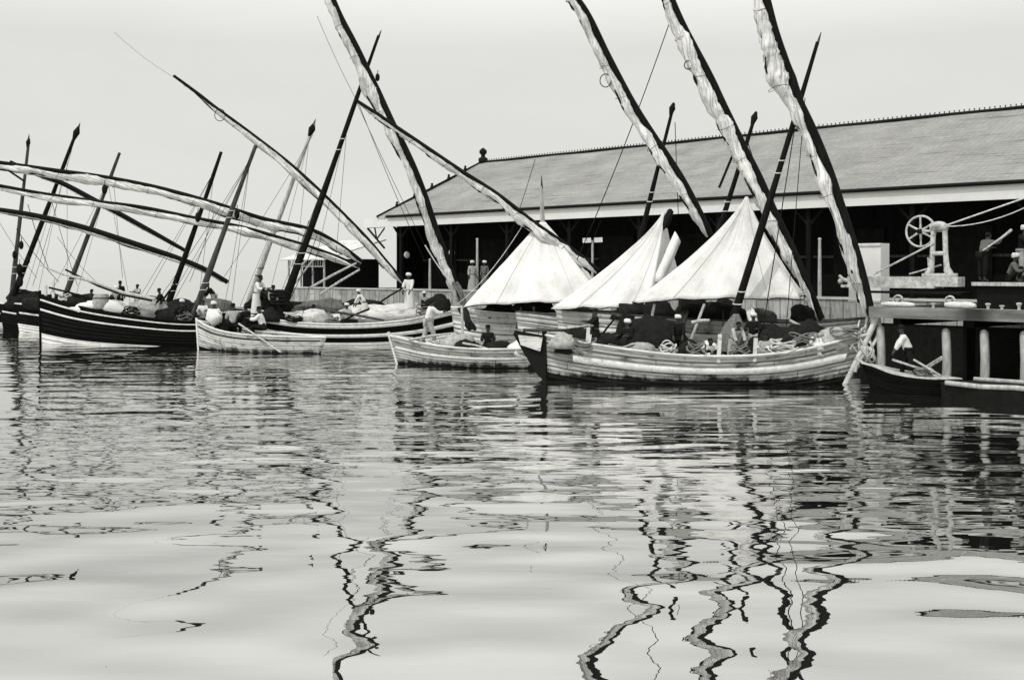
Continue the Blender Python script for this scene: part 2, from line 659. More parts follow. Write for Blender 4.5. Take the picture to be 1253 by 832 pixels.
def yard(parent, pts, sail, spar=.07, mat='furled', sparmat='spar_dark', seed=0, ring=None, lump=.25, off=.75, per=12, lash=1.1, s0=.0, s1=1.0, girth=.70):
    """pts: world points; sail: list of radii of the furled sail along them. The bare yard lies along the upper right of the sail."""
    line = spline(pts, per)
    n = len(line)
    keys = [(i / (len(sail) - 1), r * girth) for i, r in enumerate(sail)]
    mb = MB()
    yl, rr, gl = [], [], []
    sl, sr = [], []
    for i, p in enumerate(line):
        f = i / (n - 1)
        t = (line[min(i + 1, n - 1)] - line[max(i - 1, 0)]).normalized()
        nn = Vector((t.z, 0, -t.x))
        if nn.x + nn.z < 0:
            nn = -nn
        rs = lerp_list(keys, f)
        yl.append(p + nn * (rs * off + spar * .45) + Vector((0, -.03, 0)))
        gl.append(p - nn * (rs * (1.02 + .25 * math.sin(f * 37 + seed))) + Vector((0, -rs * .35, 0)))
        rr.append(spar * (.8 + .5 * math.sin(PI * min(1, max(0, .12 + .8 * f)))))
        if s0 <= f <= s1:
            k = 1 + lump * (1.5 * noise.noise(Vector((f * 13, seed * 7.3, 0))) + 1.1 * (.4 - abs(noise.noise(Vector((f * 34, seed * 3.3, 5))))) + .5 * noise.noise(Vector((f * 80, seed, 2))))
            wob = rs * .35 * noise.noise(Vector((f * 11, seed * 5.1, 9)))
            sl.append(p - nn * (rs * .15) + nn * wob)
            ends = min(1, (f - s0) * 12 + .25, (s1 - f) * 12 + .25)
            sr.append(max(.015, rs * k * ends))
    mb.tube(yl, rr, 8)
    y = mb.build('yard', sparmat, parent)
    # furled cloth with folds round its girth
    sm = MB()
    ng = 14
    rows = []
    for i, p in enumerate(sl):
        t = (sl[min(i + 1, len(sl) - 1)] - sl[max(i - 1, 0)]).normalized()
        a = t.cross(Vector((0, 1, 0))).normalized()
        b = a.cross(t).normalized()
        row = []
        for j in range(ng):
            th = 2 * PI * j / ng
            q = noise.noise(Vector((math.cos(th + i * .13) * 1.3, math.sin(th + i * .13) * 1.3, i * .16 + seed * 9)))
            row.append(p + (a * math.cos(th) + b * math.sin(th)) * sr[i] * (1 + .55 * q))
        rows.append(row)
    acc, uvs = 0, []
    for i in range(len(sl)):
        acc += (sl[i] - sl[i - 1]).length if i else 0
        uvs.append([(acc + seed * 13, j / ng) for j in range(ng + 1)])
    sm.grid(rows, 0, uvs, True)
    sm.add(rows[0], [list(range(ng))])
    sm.add(rows[-1], [list(range(ng))])
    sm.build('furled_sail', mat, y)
    lb = MB()
    acc, nxt = 0, .5
    for i in range(1, len(sl)):
        acc += (sl[i] - sl[i - 1]).length
        if acc > nxt:
            nxt += lash * random.uniform(1.2, 2.8)
            t = (sl[i] - sl[i - 1]).normalized()
            a = t.cross(Vector((0, 1, 0))).normalized()
            b = a.cross(t).normalized()
            c = sl[i] + a * 0
            R = sr[i] * 1.12 + spar * .35
            lb = MB()
            lb.tube([c + (a * math.cos(2 * PI * j / 12) + b * math.sin(2 * PI * j / 12)) * R + t * (.28 * j / 12 + .04 * math.sin(j + acc)) for j in range(13)], .009, 4)
            lb.build('lashing', 'rope_dark', y)
    gb = MB()
    i = random.randint(2, 8)
    while i < n - 8:
        k = random.randint(5, 13)
        if sail and max(sail) > .15:
            gb = MB()
            gb.tube(gl[i:min(n, i + k)], [.01] + [random.uniform(.022, .06) for _ in range(min(n, i + k) - i - 2)] + [.01], 5)
            gb.build('bunt_line', 'rope_dark', y)
        i += k + random.randint(0, 7)
    if ring:
        rb = MB()
        c, R = ring
        rb.tube([c + Vector((math.cos(2 * PI * j / 16) * R * .85, .02 * math.sin(j), math.sin(2 * PI * j / 16) * R)) for j in range(17)], .02, 5)
        rb.build('rope_ring', 'rope_dark', y)
    return y


def rope(parent, a, b, r=.016, mat='rope_dark', sag=.15, name='rope'):
    a, b = Vector(a), Vector(b)
    mb = MB()
    pts = []
    for i in range(15):
        f = i / 14
        p = a.lerp(b, f)
        p.z -= sag * 4 * f * (1 - f)
        pts.append(p)
    mb.tube(pts, r, 5)
    return mb.build(name, mat, parent)


def block(parent, c, r=.1, name='pulley_block'):
    mb = MB()
    mb.ball(c, (r * .7, r * .6, r * 1.25), 8, 6)
    mb.tube([Vector(c) + Vector((0, 0, r)), Vector(c) + Vector((.02, 0, r * 2.2))], .02, 5)
    return mb.build(name, 'block_dark', parent)


def tent(label, apex, corners, p=1.3, seed=0, mat='canvas', sag=.12, bands=()):
    """an awning spread from four corners up to a peak"""
    apex = Vector(apex)
    cs = [Vector(c) for c in corners]
    base, per = [], 22
    for k in range(4):
        for i in range(per):
            f = i / per
            q = cs[k].lerp(cs[(k + 1) % 4], f)
            q.z += sag * math.sin(PI * f) * .6 + .025 * math.sin(f * 19 + k * 2 + seed) + .015 * math.sin(f * 41 + seed)
            mid = (cs[0] + cs[2]) / 2
            q += (mid - q) * .03 * math.sin(PI * f)
            base.append(q)
    nb, nt_ = len(base), 26
    rows, uvs = [], []
    for i in range(nt_ + 1):
        t = i / nt_
        th = 1 - (1 - t) ** p
        row = []
        for j, q in enumerate(base):
            ang = 2 * PI * j / nb
            r = q.lerp(apex, th)
            r.z = q.z + (apex.z - q.z) * t
            dirn = Vector((r.x - apex.x, r.y - apex.y, 0))
            fold = noise.noise(Vector((math.cos(ang) * 3.3 + seed, math.sin(ang) * 3.3, t * .7))) * .20 + \
                noise.noise(Vector((math.cos(ang) * 11 + seed, math.sin(ang) * 11, t * 1.6))) * .08 + noise.noise(Vector((math.cos(ang) * 5, math.sin(ang) * 5 + seed, t * 6))) * .035
            if dirn.length > 1e-4:
                r += dirn * fold * (.25 + .75 * t) * .75
            row.append(r)
        rows.append(row)
        uvs.append([(j / nb, t) for j in range(nb + 1)])
    mb = MB()
    mb.grid(rows[:-1], 0, uvs[:-1], True)
    root = thing('awning', label, 'awning', Vector((sum(c.x for c in cs) / 4, sum(c.y for c in cs) / 4, min(c.z for c in cs))))
    mb.build('canvas', mat, root, True, .012)
    k = MB()
    pts = [q + Vector((0, 0, -.01)) for q in base] + [base[0]]
    k.tube(pts, .022, 5)
    k.build('bolt_rope', 'rope_dark', root)
    # seams between the cloths
    s = MB()
    for j in range(5, per * 2, 13):
        pts = [rows[i][j] + (rows[i][j] - apex).normalized() * .004 + Vector((0, -.012, 0)) for i in range(0, nt_ - 2, 2)]
        s.tube(pts, .013, 4)
    s.build('seam', 'canvas_grey', root)
    return root


# ------------------------------------------------------------------ people
def skin(verts, edges, radii, levels=1):
    me = bpy.data.meshes.new('tmp')
    me.from_pydata(verts, edges, [])
    o = bpy.data.objects.new('tmp', me)
    C.objects.link(o)
    sk = o.modifiers.new('Skin', 'SKIN')
    sk.use_smooth_shade = True
    ss = o.modifiers.new('Sub', 'SUBSURF')
    ss.levels = levels
    ss.render_levels = levels
    for i, r in enumerate(radii):
        d = me.skin_vertices[0].data[i]
        d.radius = (r, r) if isinstance(r, (int, float)) else r
        d.use_root = (i == 0)
    bpy.context.view_layer.update()
    dg = bpy.context.evaluated_depsgraph_get()
    ev = o.evaluated_get(dg)
    m2 = ev.to_mesh()
    vs = [v.co.copy() for v in m2.vertices]
    fs = [list(p.vertices) for p in m2.polygons]
    ev.to_mesh_clear()
    bpy.data.objects.remove(o)
    bpy.data.meshes.remove(me)
    return vs, fs


def person(label, pos, face, pose='stand', top='cloth_white', low='cloth_dark', head='turban', robe=False, lean=0, arms='down', h=1.68, group=None):
    """face: heading of the figure in degrees, 0 looks away (+Y), 180 towards the camera"""
    k = h / 1.68
    lean = math.radians(lean)
    J = {}
    if pose == 'stand':
        pel = Vector((0, 0, .92))
        legs = {s: [Vector((s * .09, 0, .90)), Vector((s * .11, .03, .49)), Vector((s * .11, -.01, .08)), Vector((s * .13, .15, .03))] for s in (-1, 1)}
    elif pose == 'step':
        pel = Vector((0, 0, .9))
        legs = {1: [Vector((.09, 0, .88)), Vector((.11, .16, .5)), Vector((.11, .20, .09)), Vector((.12, .36, .04))],
                -1: [Vector((-.09, 0, .88)), Vector((-.11, -.08, .48)), Vector((-.11, -.26, .1)), Vector((-.12, -.12, .03))]}
    elif pose == 'sit':          # on a thwart or gunwale, pos is the seat
        pel = Vector((0, 0, .10))
        legs = {s: [Vector((s * .09, .02, .10)), Vector((s * .15, .43, .13)), Vector((s * .14, .46, -.30)), Vector((s * .15, .60, -.34))] for s in (-1, 1)}
    else:                        # squat: on the deck, knees drawn up
        pel = Vector((0, -.05, .13))
        legs = {s: [Vector((s * .09, -.03, .14)), Vector((s * .19, .30, .50)), Vector((s * .16, .16, .08)), Vector((s * .17, .31, .03))] for s in (-1, 1)}
    def T(hh, x=0, y=0):
        return pel + Vector((x, math.sin(lean) * hh + math.cos(lean) * y, math.cos(lean) * hh - math.sin(lean) * y))
    spine, chest, neck = T(.2), T(.40), T(.535)
    hl = lean * .5
    def Hd(z, y=0):
        return neck + Vector((0, math.sin(hl) * z + math.cos(hl) * y, math.cos(hl) * z - math.sin(hl) * y))
    head0, head1, head2 = Hd(.075, .005), Hd(.15, .02), Hd(.22, .01)
    A = {}
    for s in (-1, 1):
        sh = T(.475, s * .175)
        if arms == 'down':
            el, wr = sh + Vector((s * .05, -.02, -.28)), sh + Vector((s * .06, .06, -.53))
        elif arms == 'fwd':
            el, wr = sh + Vector((s * .04, .2, -.18)), sh + Vector((-s * .03, .43, -.12))
        elif arms == 'knees':
            el, wr = sh + Vector((s * .07, .13, -.24)), sh + Vector((s * .0, .34, -.20))
        elif arms == 'reach':
            el, wr = sh + Vector((s * .03, .14, -.25)), sh + Vector((-s * .02, .26, -.46))
        else:                    # 'up': one arm raised with the pole
            el, wr = (sh + Vector((s * .12, .18, -.05)), sh + Vector((s * .1, .38, .16))) if s == 1 else (sh + Vector((s * .06, .1, -.25)), sh + Vector((.06, .3, -.2)))
        A[s] = [sh, el, wr, wr + (wr - el).normalized() * .07]
    V = [pel, spine, chest, neck, head0, head1, head2]
    R = [.125, .12, (.15, .12), .055, .07, .088, .06]
    E = [(0, 1), (1, 2), (2, 3), (3, 4), (4, 5), (5, 6)]
    idx = {}
    for s in (-1, 1):
        i = len(V)
        V += A[s]
        R += [.06, .045, .031, .036]
        E += [(2, i), (i, i + 1), (i + 1, i + 2), (i + 2, i + 3)]
        idx['a', s] = i
        i = len(V)
        V += legs[s]
        R += [.085, .06, .042, .036]
        E += [(0, i), (i, i + 1), (i + 1, i + 2), (i + 2, i + 3)]
        idx['l', s] = i
    rotm = Matrix.Rotation(math.radians(face), 3, 'Z')
    pos = Vector(pos)
    def place(vs):
        return [pos + rotm @ (Vector(v) * k) for v in vs]
    root = thing('person', label, 'person', pos, group)
    mb = MB()
    vs, fs = skin([tuple(v) for v in V], E, R, 2)
    mb.add(place(vs), fs)
    # face and hands as extra shaping of the same skin
    fc = Vector((0, math.cos(hl), -math.sin(hl)))
    upv = Vector((0, math.sin(hl), math.cos(hl)))
    nose = head1 + fc * .088
    x = MB()
    x.tube([nose + upv * .035 - fc * .012, nose + fc * .012 - upv * .01, nose - upv * .022 - fc * .008], [.008, .018, .010], 6)
    x.tube([head0 + fc * .078 + Vector((-.024, 0, .012)), head0 + fc * .084 + Vector((0, 0, .012)), head0 + fc * .078 + Vector((.024, 0, .012))], .009, 5)
    for s in (-1, 1):
        x.ball(head1 + Vector((s * .088, -.01, -.005)), (.014, .025, .034), 6, 5)
        x.ball(head1 + fc * .077 + upv * .022 + Vector((s * .032, 0, 0)), .013, 6, 5, 1)
        sh, el, wr, hd = A[s]
        d = (wr - el).normalized()
        side = d.cross(Vector((0, 0, 1)))
        side = side.normalized() if side.length > .05 else Vector((1, 0, 0))
        nrm = side.cross(d)
        for q, ln in zip((-1.5, -.5, .5, 1.5), (.052, .068, .072, .06)):
            b0 = hd + side * q * .018
            x.tube([b0 - d * .02, b0 + d * ln * .5, b0 + d * ln * .85 - nrm * .02, b0 + d * ln - nrm * .04], [.0105, .0095, .0085, .006], 5)
        b0 = wr + side * s * .028 + d * .02
        x.tube([b0, b0 + side * s * .03 + d * .03, b0 + side * s * .035 + d * .06 - nrm * .012], [.012, .011, .007], 5)
    mb.add(place(x.v), x.f)
    base_n = len(mb.f) - len(x.f)
    for q, mi in enumerate(x.m):
        mb.m[base_n + q] = mi
    mb.build('body', ['skin', 'hair_black'], root)
    # shirt or robe top
    tv = [tuple(p) for p in (pel, spine, chest, T(.50))]
    tr = [.165, .155, (.185, .155), .08]
    te = [(0, 1), (1, 2), (2, 3)]
    for s in (-1, 1):
        i = len(tv)
        sh, el, wr, hd = A[s]
        tv += [tuple(sh), tuple(el), tuple(el.lerp(wr, .75))]
        tr += [.085, .072, .062]
        te += [(2, i), (i, i + 1), (i + 1, i + 2)]
    vs, fs = skin(tv, te, tr, 2)
    cm = MB()
    wr_ = []
    for v in vs:
        q = noise.noise(v * 9 + pos) * .014 + noise.noise(v * 22 + pos) * .006
        wr_.append(v + Vector((q, q, 0)))
    cm.add(place(wr_), fs)
    if robe and pose in ('stand', 'step'):
        sk = MB()
        rows = []
        for i in range(9):
            f = i / 8
            z = .96 - .84 * f
            rr = .17 + .10 * f
            rows.append([Vector((math.cos(a) * rr * (1 + .09 * f * math.sin(5 * a + pos.x)), math.sin(a) * rr * .85 * (1 + .09 * f * math.cos(4 * a)), z)) for a in [2 * PI * j / 18 for j in range(18)]])
        sk.grid(rows, 0, None, True)
        cm.add(place(sk.v), sk.f)
    elif robe:
        sk = MB()                # cloth drawn over the knees
        kc = (legs[-1][1] + legs[1][1]) / 2
        sk.ball((pel + kc) / 2 + Vector((0, 0, -.03)), (.30, .36, .30), 14, 9, 0, None, .25, pos.x)
        vv = [Vector((v.x, v.y, max(v.z, .005))) for v in sk.v]
        cm.add(place(vv), sk.f)
    cm.build('robe' if robe else 'shirt', top, root)
    if not robe:
        lv, lr, le = [tuple(pel)], [.15], []
        for s in (-1, 1):
            i = len(lv)
            a, b, c, d = legs[s]
            lv += [tuple(a), tuple(b), tuple(b.lerp(c, .8))]
            lr += [.115, .088, .072]
            le += [(0, i), (i, i + 1), (i + 1, i + 2)]
        vs, fs = skin(lv, le, lr, 2)
        cm = MB()
        cm.add(place(vs), fs)
        cm.build('trousers', low, root)
    hm = MB()
    if head == 'turban':
        c = Hd(.205)
        for q, (rz, rr) in enumerate(((-.02, .088), (.015, .095), (.05, .08))):
            pts = [c + Vector((math.cos(a) * rr, math.sin(a) * rr * 1.05, rz + .015 * math.sin(a + q))) for a in [2 * PI * j / 14 for j in range(15)]]
            hm.tube(pts, .034, 7)
        hm.ball(c + Vector((0, 0, .05)), (.075, .08, .05), 10, 6)
        hm2 = MB()
        hm2.add(place(hm.v), hm.f)
        hm2.build('turban', 'cloth_white' if head == 'turban' else 'cloth_dark', root)
    elif head == 'cap':
        c = Hd(.2)
        hm.lathe(c, [(.098, -.02), (.10, .03), (.085, .085), (.04, .105), (.01, .108)], 14)
        hm2 = MB()
        hm2.add(place(hm.v), hm.f)
        hm2.build('cap', 'cloth_dark', root)
    elif head == 'hat':
        c = Hd(.2)
        hm.lathe(c, [(.19, -.005), (.19, .008), (.10, .012), (.095, .09), (.07, .12), (.01, .125)], 16)
        hm2 = MB()
        hm2.add(place(hm.v), hm.f)
        hm2.build('hat', 'cloth_dark', root)
    else:
        c = Hd(.16, -.012)
        hm.ball(c + Vector((0, -.01, .02)), (.094, .10, .09), 12, 8, 0, None, .1, pos.x)
        hm2 = MB()
        hm2.add(place(hm.v), hm.f)
        hm2.build('hair', 'hair_black', root)
    return root


# ================================================================== SETTING
U, NV, Q0 = Vector((-.688, .726, 0)), Vector((.726, .688, 0)), Vector((12.46, 46.7, 0))


def Q(t, n, z):
    """a point of the quay: t metres along it (to the left and away), n metres inland"""
    return Q0 + U * t + NV * n + Vector((0, 0, z))


def t_at(px, n):
    r = (px - 626.5) / F
    b = Q0 + NV * n
    return (b.x - r * b.y) / (r * U.y - U.x)


def qbox(mb, t0, t1, n0, n1, z0, z1, mat=0):
    vs = [Q(t, n, z) for z in (z0, z1) for t, n in ((t0, n0), (t1, n0), (t1, n1), (t0, n1))]
    L, Wd, Hh = abs(t1 - t0), abs(n1 - n0), abs(z1 - z0)
    fs = [[3, 2, 1, 0], [4, 5, 6, 7], [0, 1, 5, 4], [2, 3, 7, 6], [1, 2, 6, 5], [3, 0, 4, 7]]
    us = [[(0, 0), (L, 0), (L, Wd / 3), (0, Wd / 3)]] * 2 + [[(0, t0 * .1), (Hh, t0 * .1), (Hh, t1 * .1), (0, t1 * .1)]] * 2 + [[(0, 0), (Wd, 0), (Wd, 1), (0, 1)]] * 2
    us[2] = us[3] = [(0, t0 * .05), (0, t1 * .05), (Hh, t1 * .05), (Hh, t0 * .05)]
    mb.add(vs, fs, mat, us)


# water: one sheet to the horizon
mb = MB()
xs = [-4000, -800, -200, -80, -40, 0, 40, 80, 200, 800, 4000]
ys = [-60, 0, 20, 40, 60, 90, 140, 300, 900, 6000]
mb.grid([[Vector((x, y, 0)) for x in xs] for y in ys])
w = mb.build('water', 'water', None, False)
w['kind'] = 'structure'

# ground of the quay behind its wall
mb = MB()
qbox(mb, -320, 39.5, .35, 900, -3, 2.44)
g = mb.build('ground', 'soil', None, False)
g['kind'] = 'structure'

# quay wall: plank-faced upper part on dark piling
qw = thing('quay_wall', 'long pale plank-faced quay wall running in front of the dark warehouse', 'quay wall', Q(12, 0, 0))
mb = MB()
qbox(mb, -60, 40, 0, .3, 1.62, 2.5)
mb.build('plank_facing', 'quay_board', qw, False)
mb = MB()
qbox(mb, -60, 39.9, .06, .33, -3, 1.615)
mb.build('foundation', 'iron_dark', qw, False)
mb = MB()
qbox(mb, -60, 40.05, -.06, .45, 2.503, 2.58)
mb.build('capping', 'concrete', qw, False)

# ------------------------------------------------------------------ warehouse
wh = thing('warehouse', 'long dark open-fronted warehouse with pale tiled gable roof and white fascia on the quay', 'warehouse', Q(0, 13, 2.44))
T0, T1, NE, NR, NB = -34, 35, 4.0, 13.0, 22.0
ZE, ZR = 7.12, 11.25
mb = MB()
nt_, nn_ = 46, 8
sl = math.hypot(NR - NE, ZR - ZE)
for a, b in ((NE - .12, NR), (NB + .12, NR)):
    rows, uvs = [], []
    for i in range(nt_ + 1):
        t = T0 + (T1 - T0) * i / nt_
        rows.append([Q(t, a + (b - a) * j / nn_, ZE + (ZR - ZE) * j / nn_ + .025 * math.sin(t * .9 + j) - .05 * math.sin(PI * j / nn_)) for j in range(nn_ + 1)])
        uvs.append([(t, sl * j / nn_) for j in range(nn_ + 1)])
    mb.grid(rows, 0, uvs)
roof = mb.build('roof', 'roof_tiles', wh, False)
mb = MB()
for a, b in ((NE + .02, NR), (NB - .02, NR)):
    mb.grid([[Q(t, a, ZE - .18), Q(t, b, ZR - .16)] for t in (T0 + .01, T1 - .01)])
mb.build('underside', 'iron_dark', roof, False)
mb = MB()
mb.tube([Q(T0 + (T1 - T0) * i / 30, NR, ZR + .03 + .012 * math.sin(i * 2.1)) for i in range(31)], .13, 8, 0, .8)
mb.build('ridge_cap', 'gutter', roof)
# studs standing along the ridge: the nearest hundred one by one, the rest as one
def stud(m, t):
    m.tube([Q(t, NR, ZR + .08), Q(t, NR, ZR + .17), Q(t, NR, ZR + .22)], [.022, .022, .045], 6)
first = None
k, t = 0, -4.6
rest = MB()
while t < T1 - .5:
    if k < 60:
        if first is None:
            s = MB()
            stud(s, t)
            first = s.build('ridge_stud', 'gutter', roof)
        else:
            o = first.copy()
            C.objects.link(o)
            o.parent = roof
            d = Q(t, NR, 0) - Q(-4.6, NR, 0)
            o.location = Vector(first.location) + d
    else:
        stud(rest, t)
    k += 1
    t += .25
t = -4.85
while t > -14:
    stud(rest, t)
    t -= .25
o = rest.build('ridge_stud', 'gutter', roof)
o['kind'] = 'stuff'
# finial at the gable peak and small ones down the verge
mb = MB()
mb.lathe(Q(T1 - .2, NR, ZR + .05), [(.32, 0), (.34, .25), (.16, .35), (.14, .5), (.26, .62), (.27, .8), (.12, .95), (.03, 1.0)], 10)
mb.build('finial', 'gutter', roof)
mb = MB()
mb.bar(Q(T1, NE - .15, ZE + .02), Q(T1, NR, ZR + .04), .09, .16)
mb.bar(Q(T1, NB + .15, ZE + .02), Q(T1, NR, ZR + .04), .09, .16)
mb.build('verge', 'gutter', roof, False)
for j in range(1, 6):
    f = j / 6
    m = MB()
    c = Q(T1, NE + (NR - NE) * f, ZE + (ZR - ZE) * f)
    m.lathe(c, [(.12, .05), (.12, .2), (.06, .26), (.10, .34), (.02, .42)], 8)
    m.build('verge_knob', 'gutter', roof)
mb = MB()
qbox(mb, T0, T1 + 1.6, NE - .02, NE + .06, 6.47, 7.08)
mb.build('fascia', 'fascia', wh, False)
mb = MB()
mb.tube([Q(T0, NE - .14, 7.13), Q(T1 - 1, NE - .14, 7.13)], .085, 8)
mb.build('gutter', 'gutter', wh)
mb = MB()
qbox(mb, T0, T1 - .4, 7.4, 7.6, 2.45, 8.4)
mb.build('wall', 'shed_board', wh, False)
mb = MB()
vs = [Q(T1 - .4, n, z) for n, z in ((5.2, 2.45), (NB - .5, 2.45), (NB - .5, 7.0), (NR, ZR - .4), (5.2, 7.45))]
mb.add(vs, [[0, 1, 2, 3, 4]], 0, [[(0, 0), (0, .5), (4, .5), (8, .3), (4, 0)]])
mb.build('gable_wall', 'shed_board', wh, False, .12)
mb = MB()
qbox(mb, T0, T1 - .5, 7.32, 7.39, 2.46, 3.5)
mb.build('wainscot', 'iron_dark', wh, False)
mb = MB()
qbox(mb, T0, T1 - .5, 7.29, 7.36, 4.25, 4.37)
mb.build('rail', 'spar_brown', wh, False)
for k, t in enumerate(range(-27, 35, 5)):
    m = MB()
    qbox(m, t, t + .22, 4.3, 4.52, 2.445, 6.9)
    m.bar(Q(t + .11, 4.4, 5.7), Q(t + 1.1, 4.4, 6.7), .12, .12)
    m.bar(Q(t + .11, 4.4, 5.7), Q(t - .9, 4.4, 6.7), .12, .12)
    m.build('post', 'spar_dark', wh, False)
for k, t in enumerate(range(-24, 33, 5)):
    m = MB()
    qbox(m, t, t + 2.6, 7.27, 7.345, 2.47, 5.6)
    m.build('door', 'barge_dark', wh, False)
# bracket truss at the gable end of the canopy
mb = MB()
b0 = T1 - .35
mb.bar(Q(T1 + 1.5, NE + .2, 6.5), Q(b0, NE + .2, 6.5), .1, .1)
mb.bar(Q(T1 + 1.5, NE + .2, 6.45), Q(b0, NE + .2, 5.1), .1, .1)
mb.bar(Q(T1 + .7, NE + .2, 6.45), Q(T1 + .5, NE + .2, 5.7), .07, .07)
mb.bar(Q(T1 + .5, NE + .2, 5.7), Q(b0, NE + .2, 6.4), .07, .07)
mb.build('bracket', 'gutter', wh, False)

# small shed beyond the warehouse's end
sh = thing('shed', 'small dark quayside shed with pale sloping roof left of the warehouse', 'shed', Q(38.6, 3, 2.44))
m = MB()
qbox(m, 36.6, 41.2, 2.2, 5.2, 2.45, 4.4)
m.build('wall', 'shed_board', sh, False)
m = MB()
m.grid([[Q(t, .6, 4.35), Q(t, 5.6, 5.7)] for t in (36.3, 41.6)], 0, [[(0, 0), (0, 1)], [(4, 0), (4, 1)]])
m.build('roof', 'worn_white', sh, False, .08)
for t in (36.7, 38, 39.4, 40.9):
    m = MB()
    m.tube([Q(t, .9, 2.45), Q(t, .9, 4.42)], .07, 7)
    m.build('post', 'spar_pale', sh)
m = MB()
for i in range(16):
    t = 36.8 + i * .27
    m.bar(Q(t, .85, 3.9), Q(t, .85, 4.4), .05, .05)
m.bar(Q(36.7, .85, 3.9), Q(41, .85, 3.9), .06, .06)
m.build('slat_screen', 'spar_pale', sh, False)
for a, b in (((40.5, 2.6), (38.2, 4.3)), ((39.8, 2.6), (37.4, 4.3))):
    m = MB()
    m.bar(Q(a[0], .5, a[1]), Q(b[0], .5, b[1]), .09, .09)
    m.build('brace', 'spar_pale', sh, False)

# thin pale posts and a two-armed signal on the quay
for px, y0, n, txt in ((526, 318, 2.0, 'thin pale post on the quay behind the heavy furled yard, nearest the robed man'),
                       (584, 293, 2.0, 'thin pale post rising between the two standing quay men and the small awning'),
                       (1003, 293, 1.2, 'tall thin pale post on the quay between the two rightmost heavy yards')):
    t = t_at(px, n)
    b = Q(t, n, 2.44)
    top = H - (y0 - HY) / F * b.y
    m = MB()
    m.tube([b, b + Vector((0, 0, (top - 2.44) * .5)), Vector((b.x, b.y, top))], [.085, .075, .06], 8)
    m.ball(Vector((b.x, b.y, top)), (.08, .08, .07), 8, 5)
    tag(rebase(m.build('post', 'spar_pale')), txt, 'post', 'thin posts along the quay')
t = t_at(725, 1.6)
b = Q(t, 1.6, 2.44)
sg = thing('signal_post', 'two-armed pale signal post on the quay above the middle awning', 'signal post', b)
zt = H - (294 - HY) / F * b.y
m = MB()
m.tube([b, Vector((b.x, b.y, zt))], .06, 8)
m.build('pole', 'spar_pale', sg)
for s in (-1, 1):
    m = MB()
    m.bar(Vector((b.x + s * .08, b.y - .05, zt)), Vector((b.x + s * .5, b.y - .05, zt + .02 * s)), .05, .24)
    m.build('arm', 'paint_white', sg, False)
for px, py, n, txt in ((498, 312, 5, 'pale round lamp hanging in the dark warehouse left of the heavy furled yard'),
                       (553, 309, 5, 'pale round lamp hanging in the dark warehouse right of the heavy furled yard')):
    t = t_at(px, n)
    b = Q(t, n, 0)
    z = H - (py - HY) / F * b.y
    lp = thing('hanging_lamp', txt, 'lamp', Vector((b.x, b.y, z)), 'lamps in the warehouse')
    m = MB()
    m.ball(Vector((b.x, b.y, z)), (.2, .2, .22), 10, 7)
    m.build('globe', 'paint_white', lp)
    m = MB()
    m.tube([Vector((b.x, b.y, z + .2)), Vector((b.x, b.y, 7.3))], .018, 5)
    m.build('cord', 'iron_dark', lp)

# ------------------------------------------------------------------ timber jetty on the right
JE = -6.55
jt = thing('jetty', 'dark timber jetty on pale piles at the right, carrying the hoisting machine', 'jetty', Q(-12, -4, 0))
m = MB()
qbox(m, -42, JE, -7.6, -7.15, 2.17, 2.52)
m.build('edge_beam', 'wharf_beam', jt, False)
m = MB()
qbox(m, -42, JE, -7.14, -.07, 2.2, 2.49)
m.build('deck', 'deck_dark', jt, False)
for t in [-7.2 - 2.4 * k for k in range(12)]:
    m = MB()
    m.bar(Q(t, -7, 2.06), Q(t, -.2, 2.06), .26, .26)
    m.build('joist', 'spar_dark', jt, False)
pts = [-6.75] + [-8.94 - 1.19 * k for k in range(13)]
pile = None
for t in pts:
    if pile is None:
        m = MB()
        b = Q(t, -7.22, -2)
        m.tube([b, b + Vector((.01, 0, 1.9)), b + Vector((.03, 0, 3.0)), b + Vector((.0, 0, 3.78)), b + Vector((.0, 0, 3.87)), b + Vector((.01, 0, 3.91))], [.15, .145, .135, .13, .10, .04], 10)
        pile = m.build('pile', 'pile_wood', jt)
        p0 = t
    else:
        o = pile.copy()
        C.objects.link(o)
        o.parent = jt
        o.location = pile.location + U * (t - p0) + Vector((0, 0, random.uniform(-.03, 0)))
for k in range(8):
    t = -8.0 - 3.3 * k
    m = MB()
    m.bar(Q(t, -3.6, -1), Q(t, -3.6, 2.1), .3, .3)
    m.build('inner_pile', 'spar_dark', jt, False)
m = MB()
m.bar(Q(-8.85, -7.25, 1.0), Q(-8.1, -7.9, .35), .10, .10)
m.build('brace', 'pile_wood', jt, False)

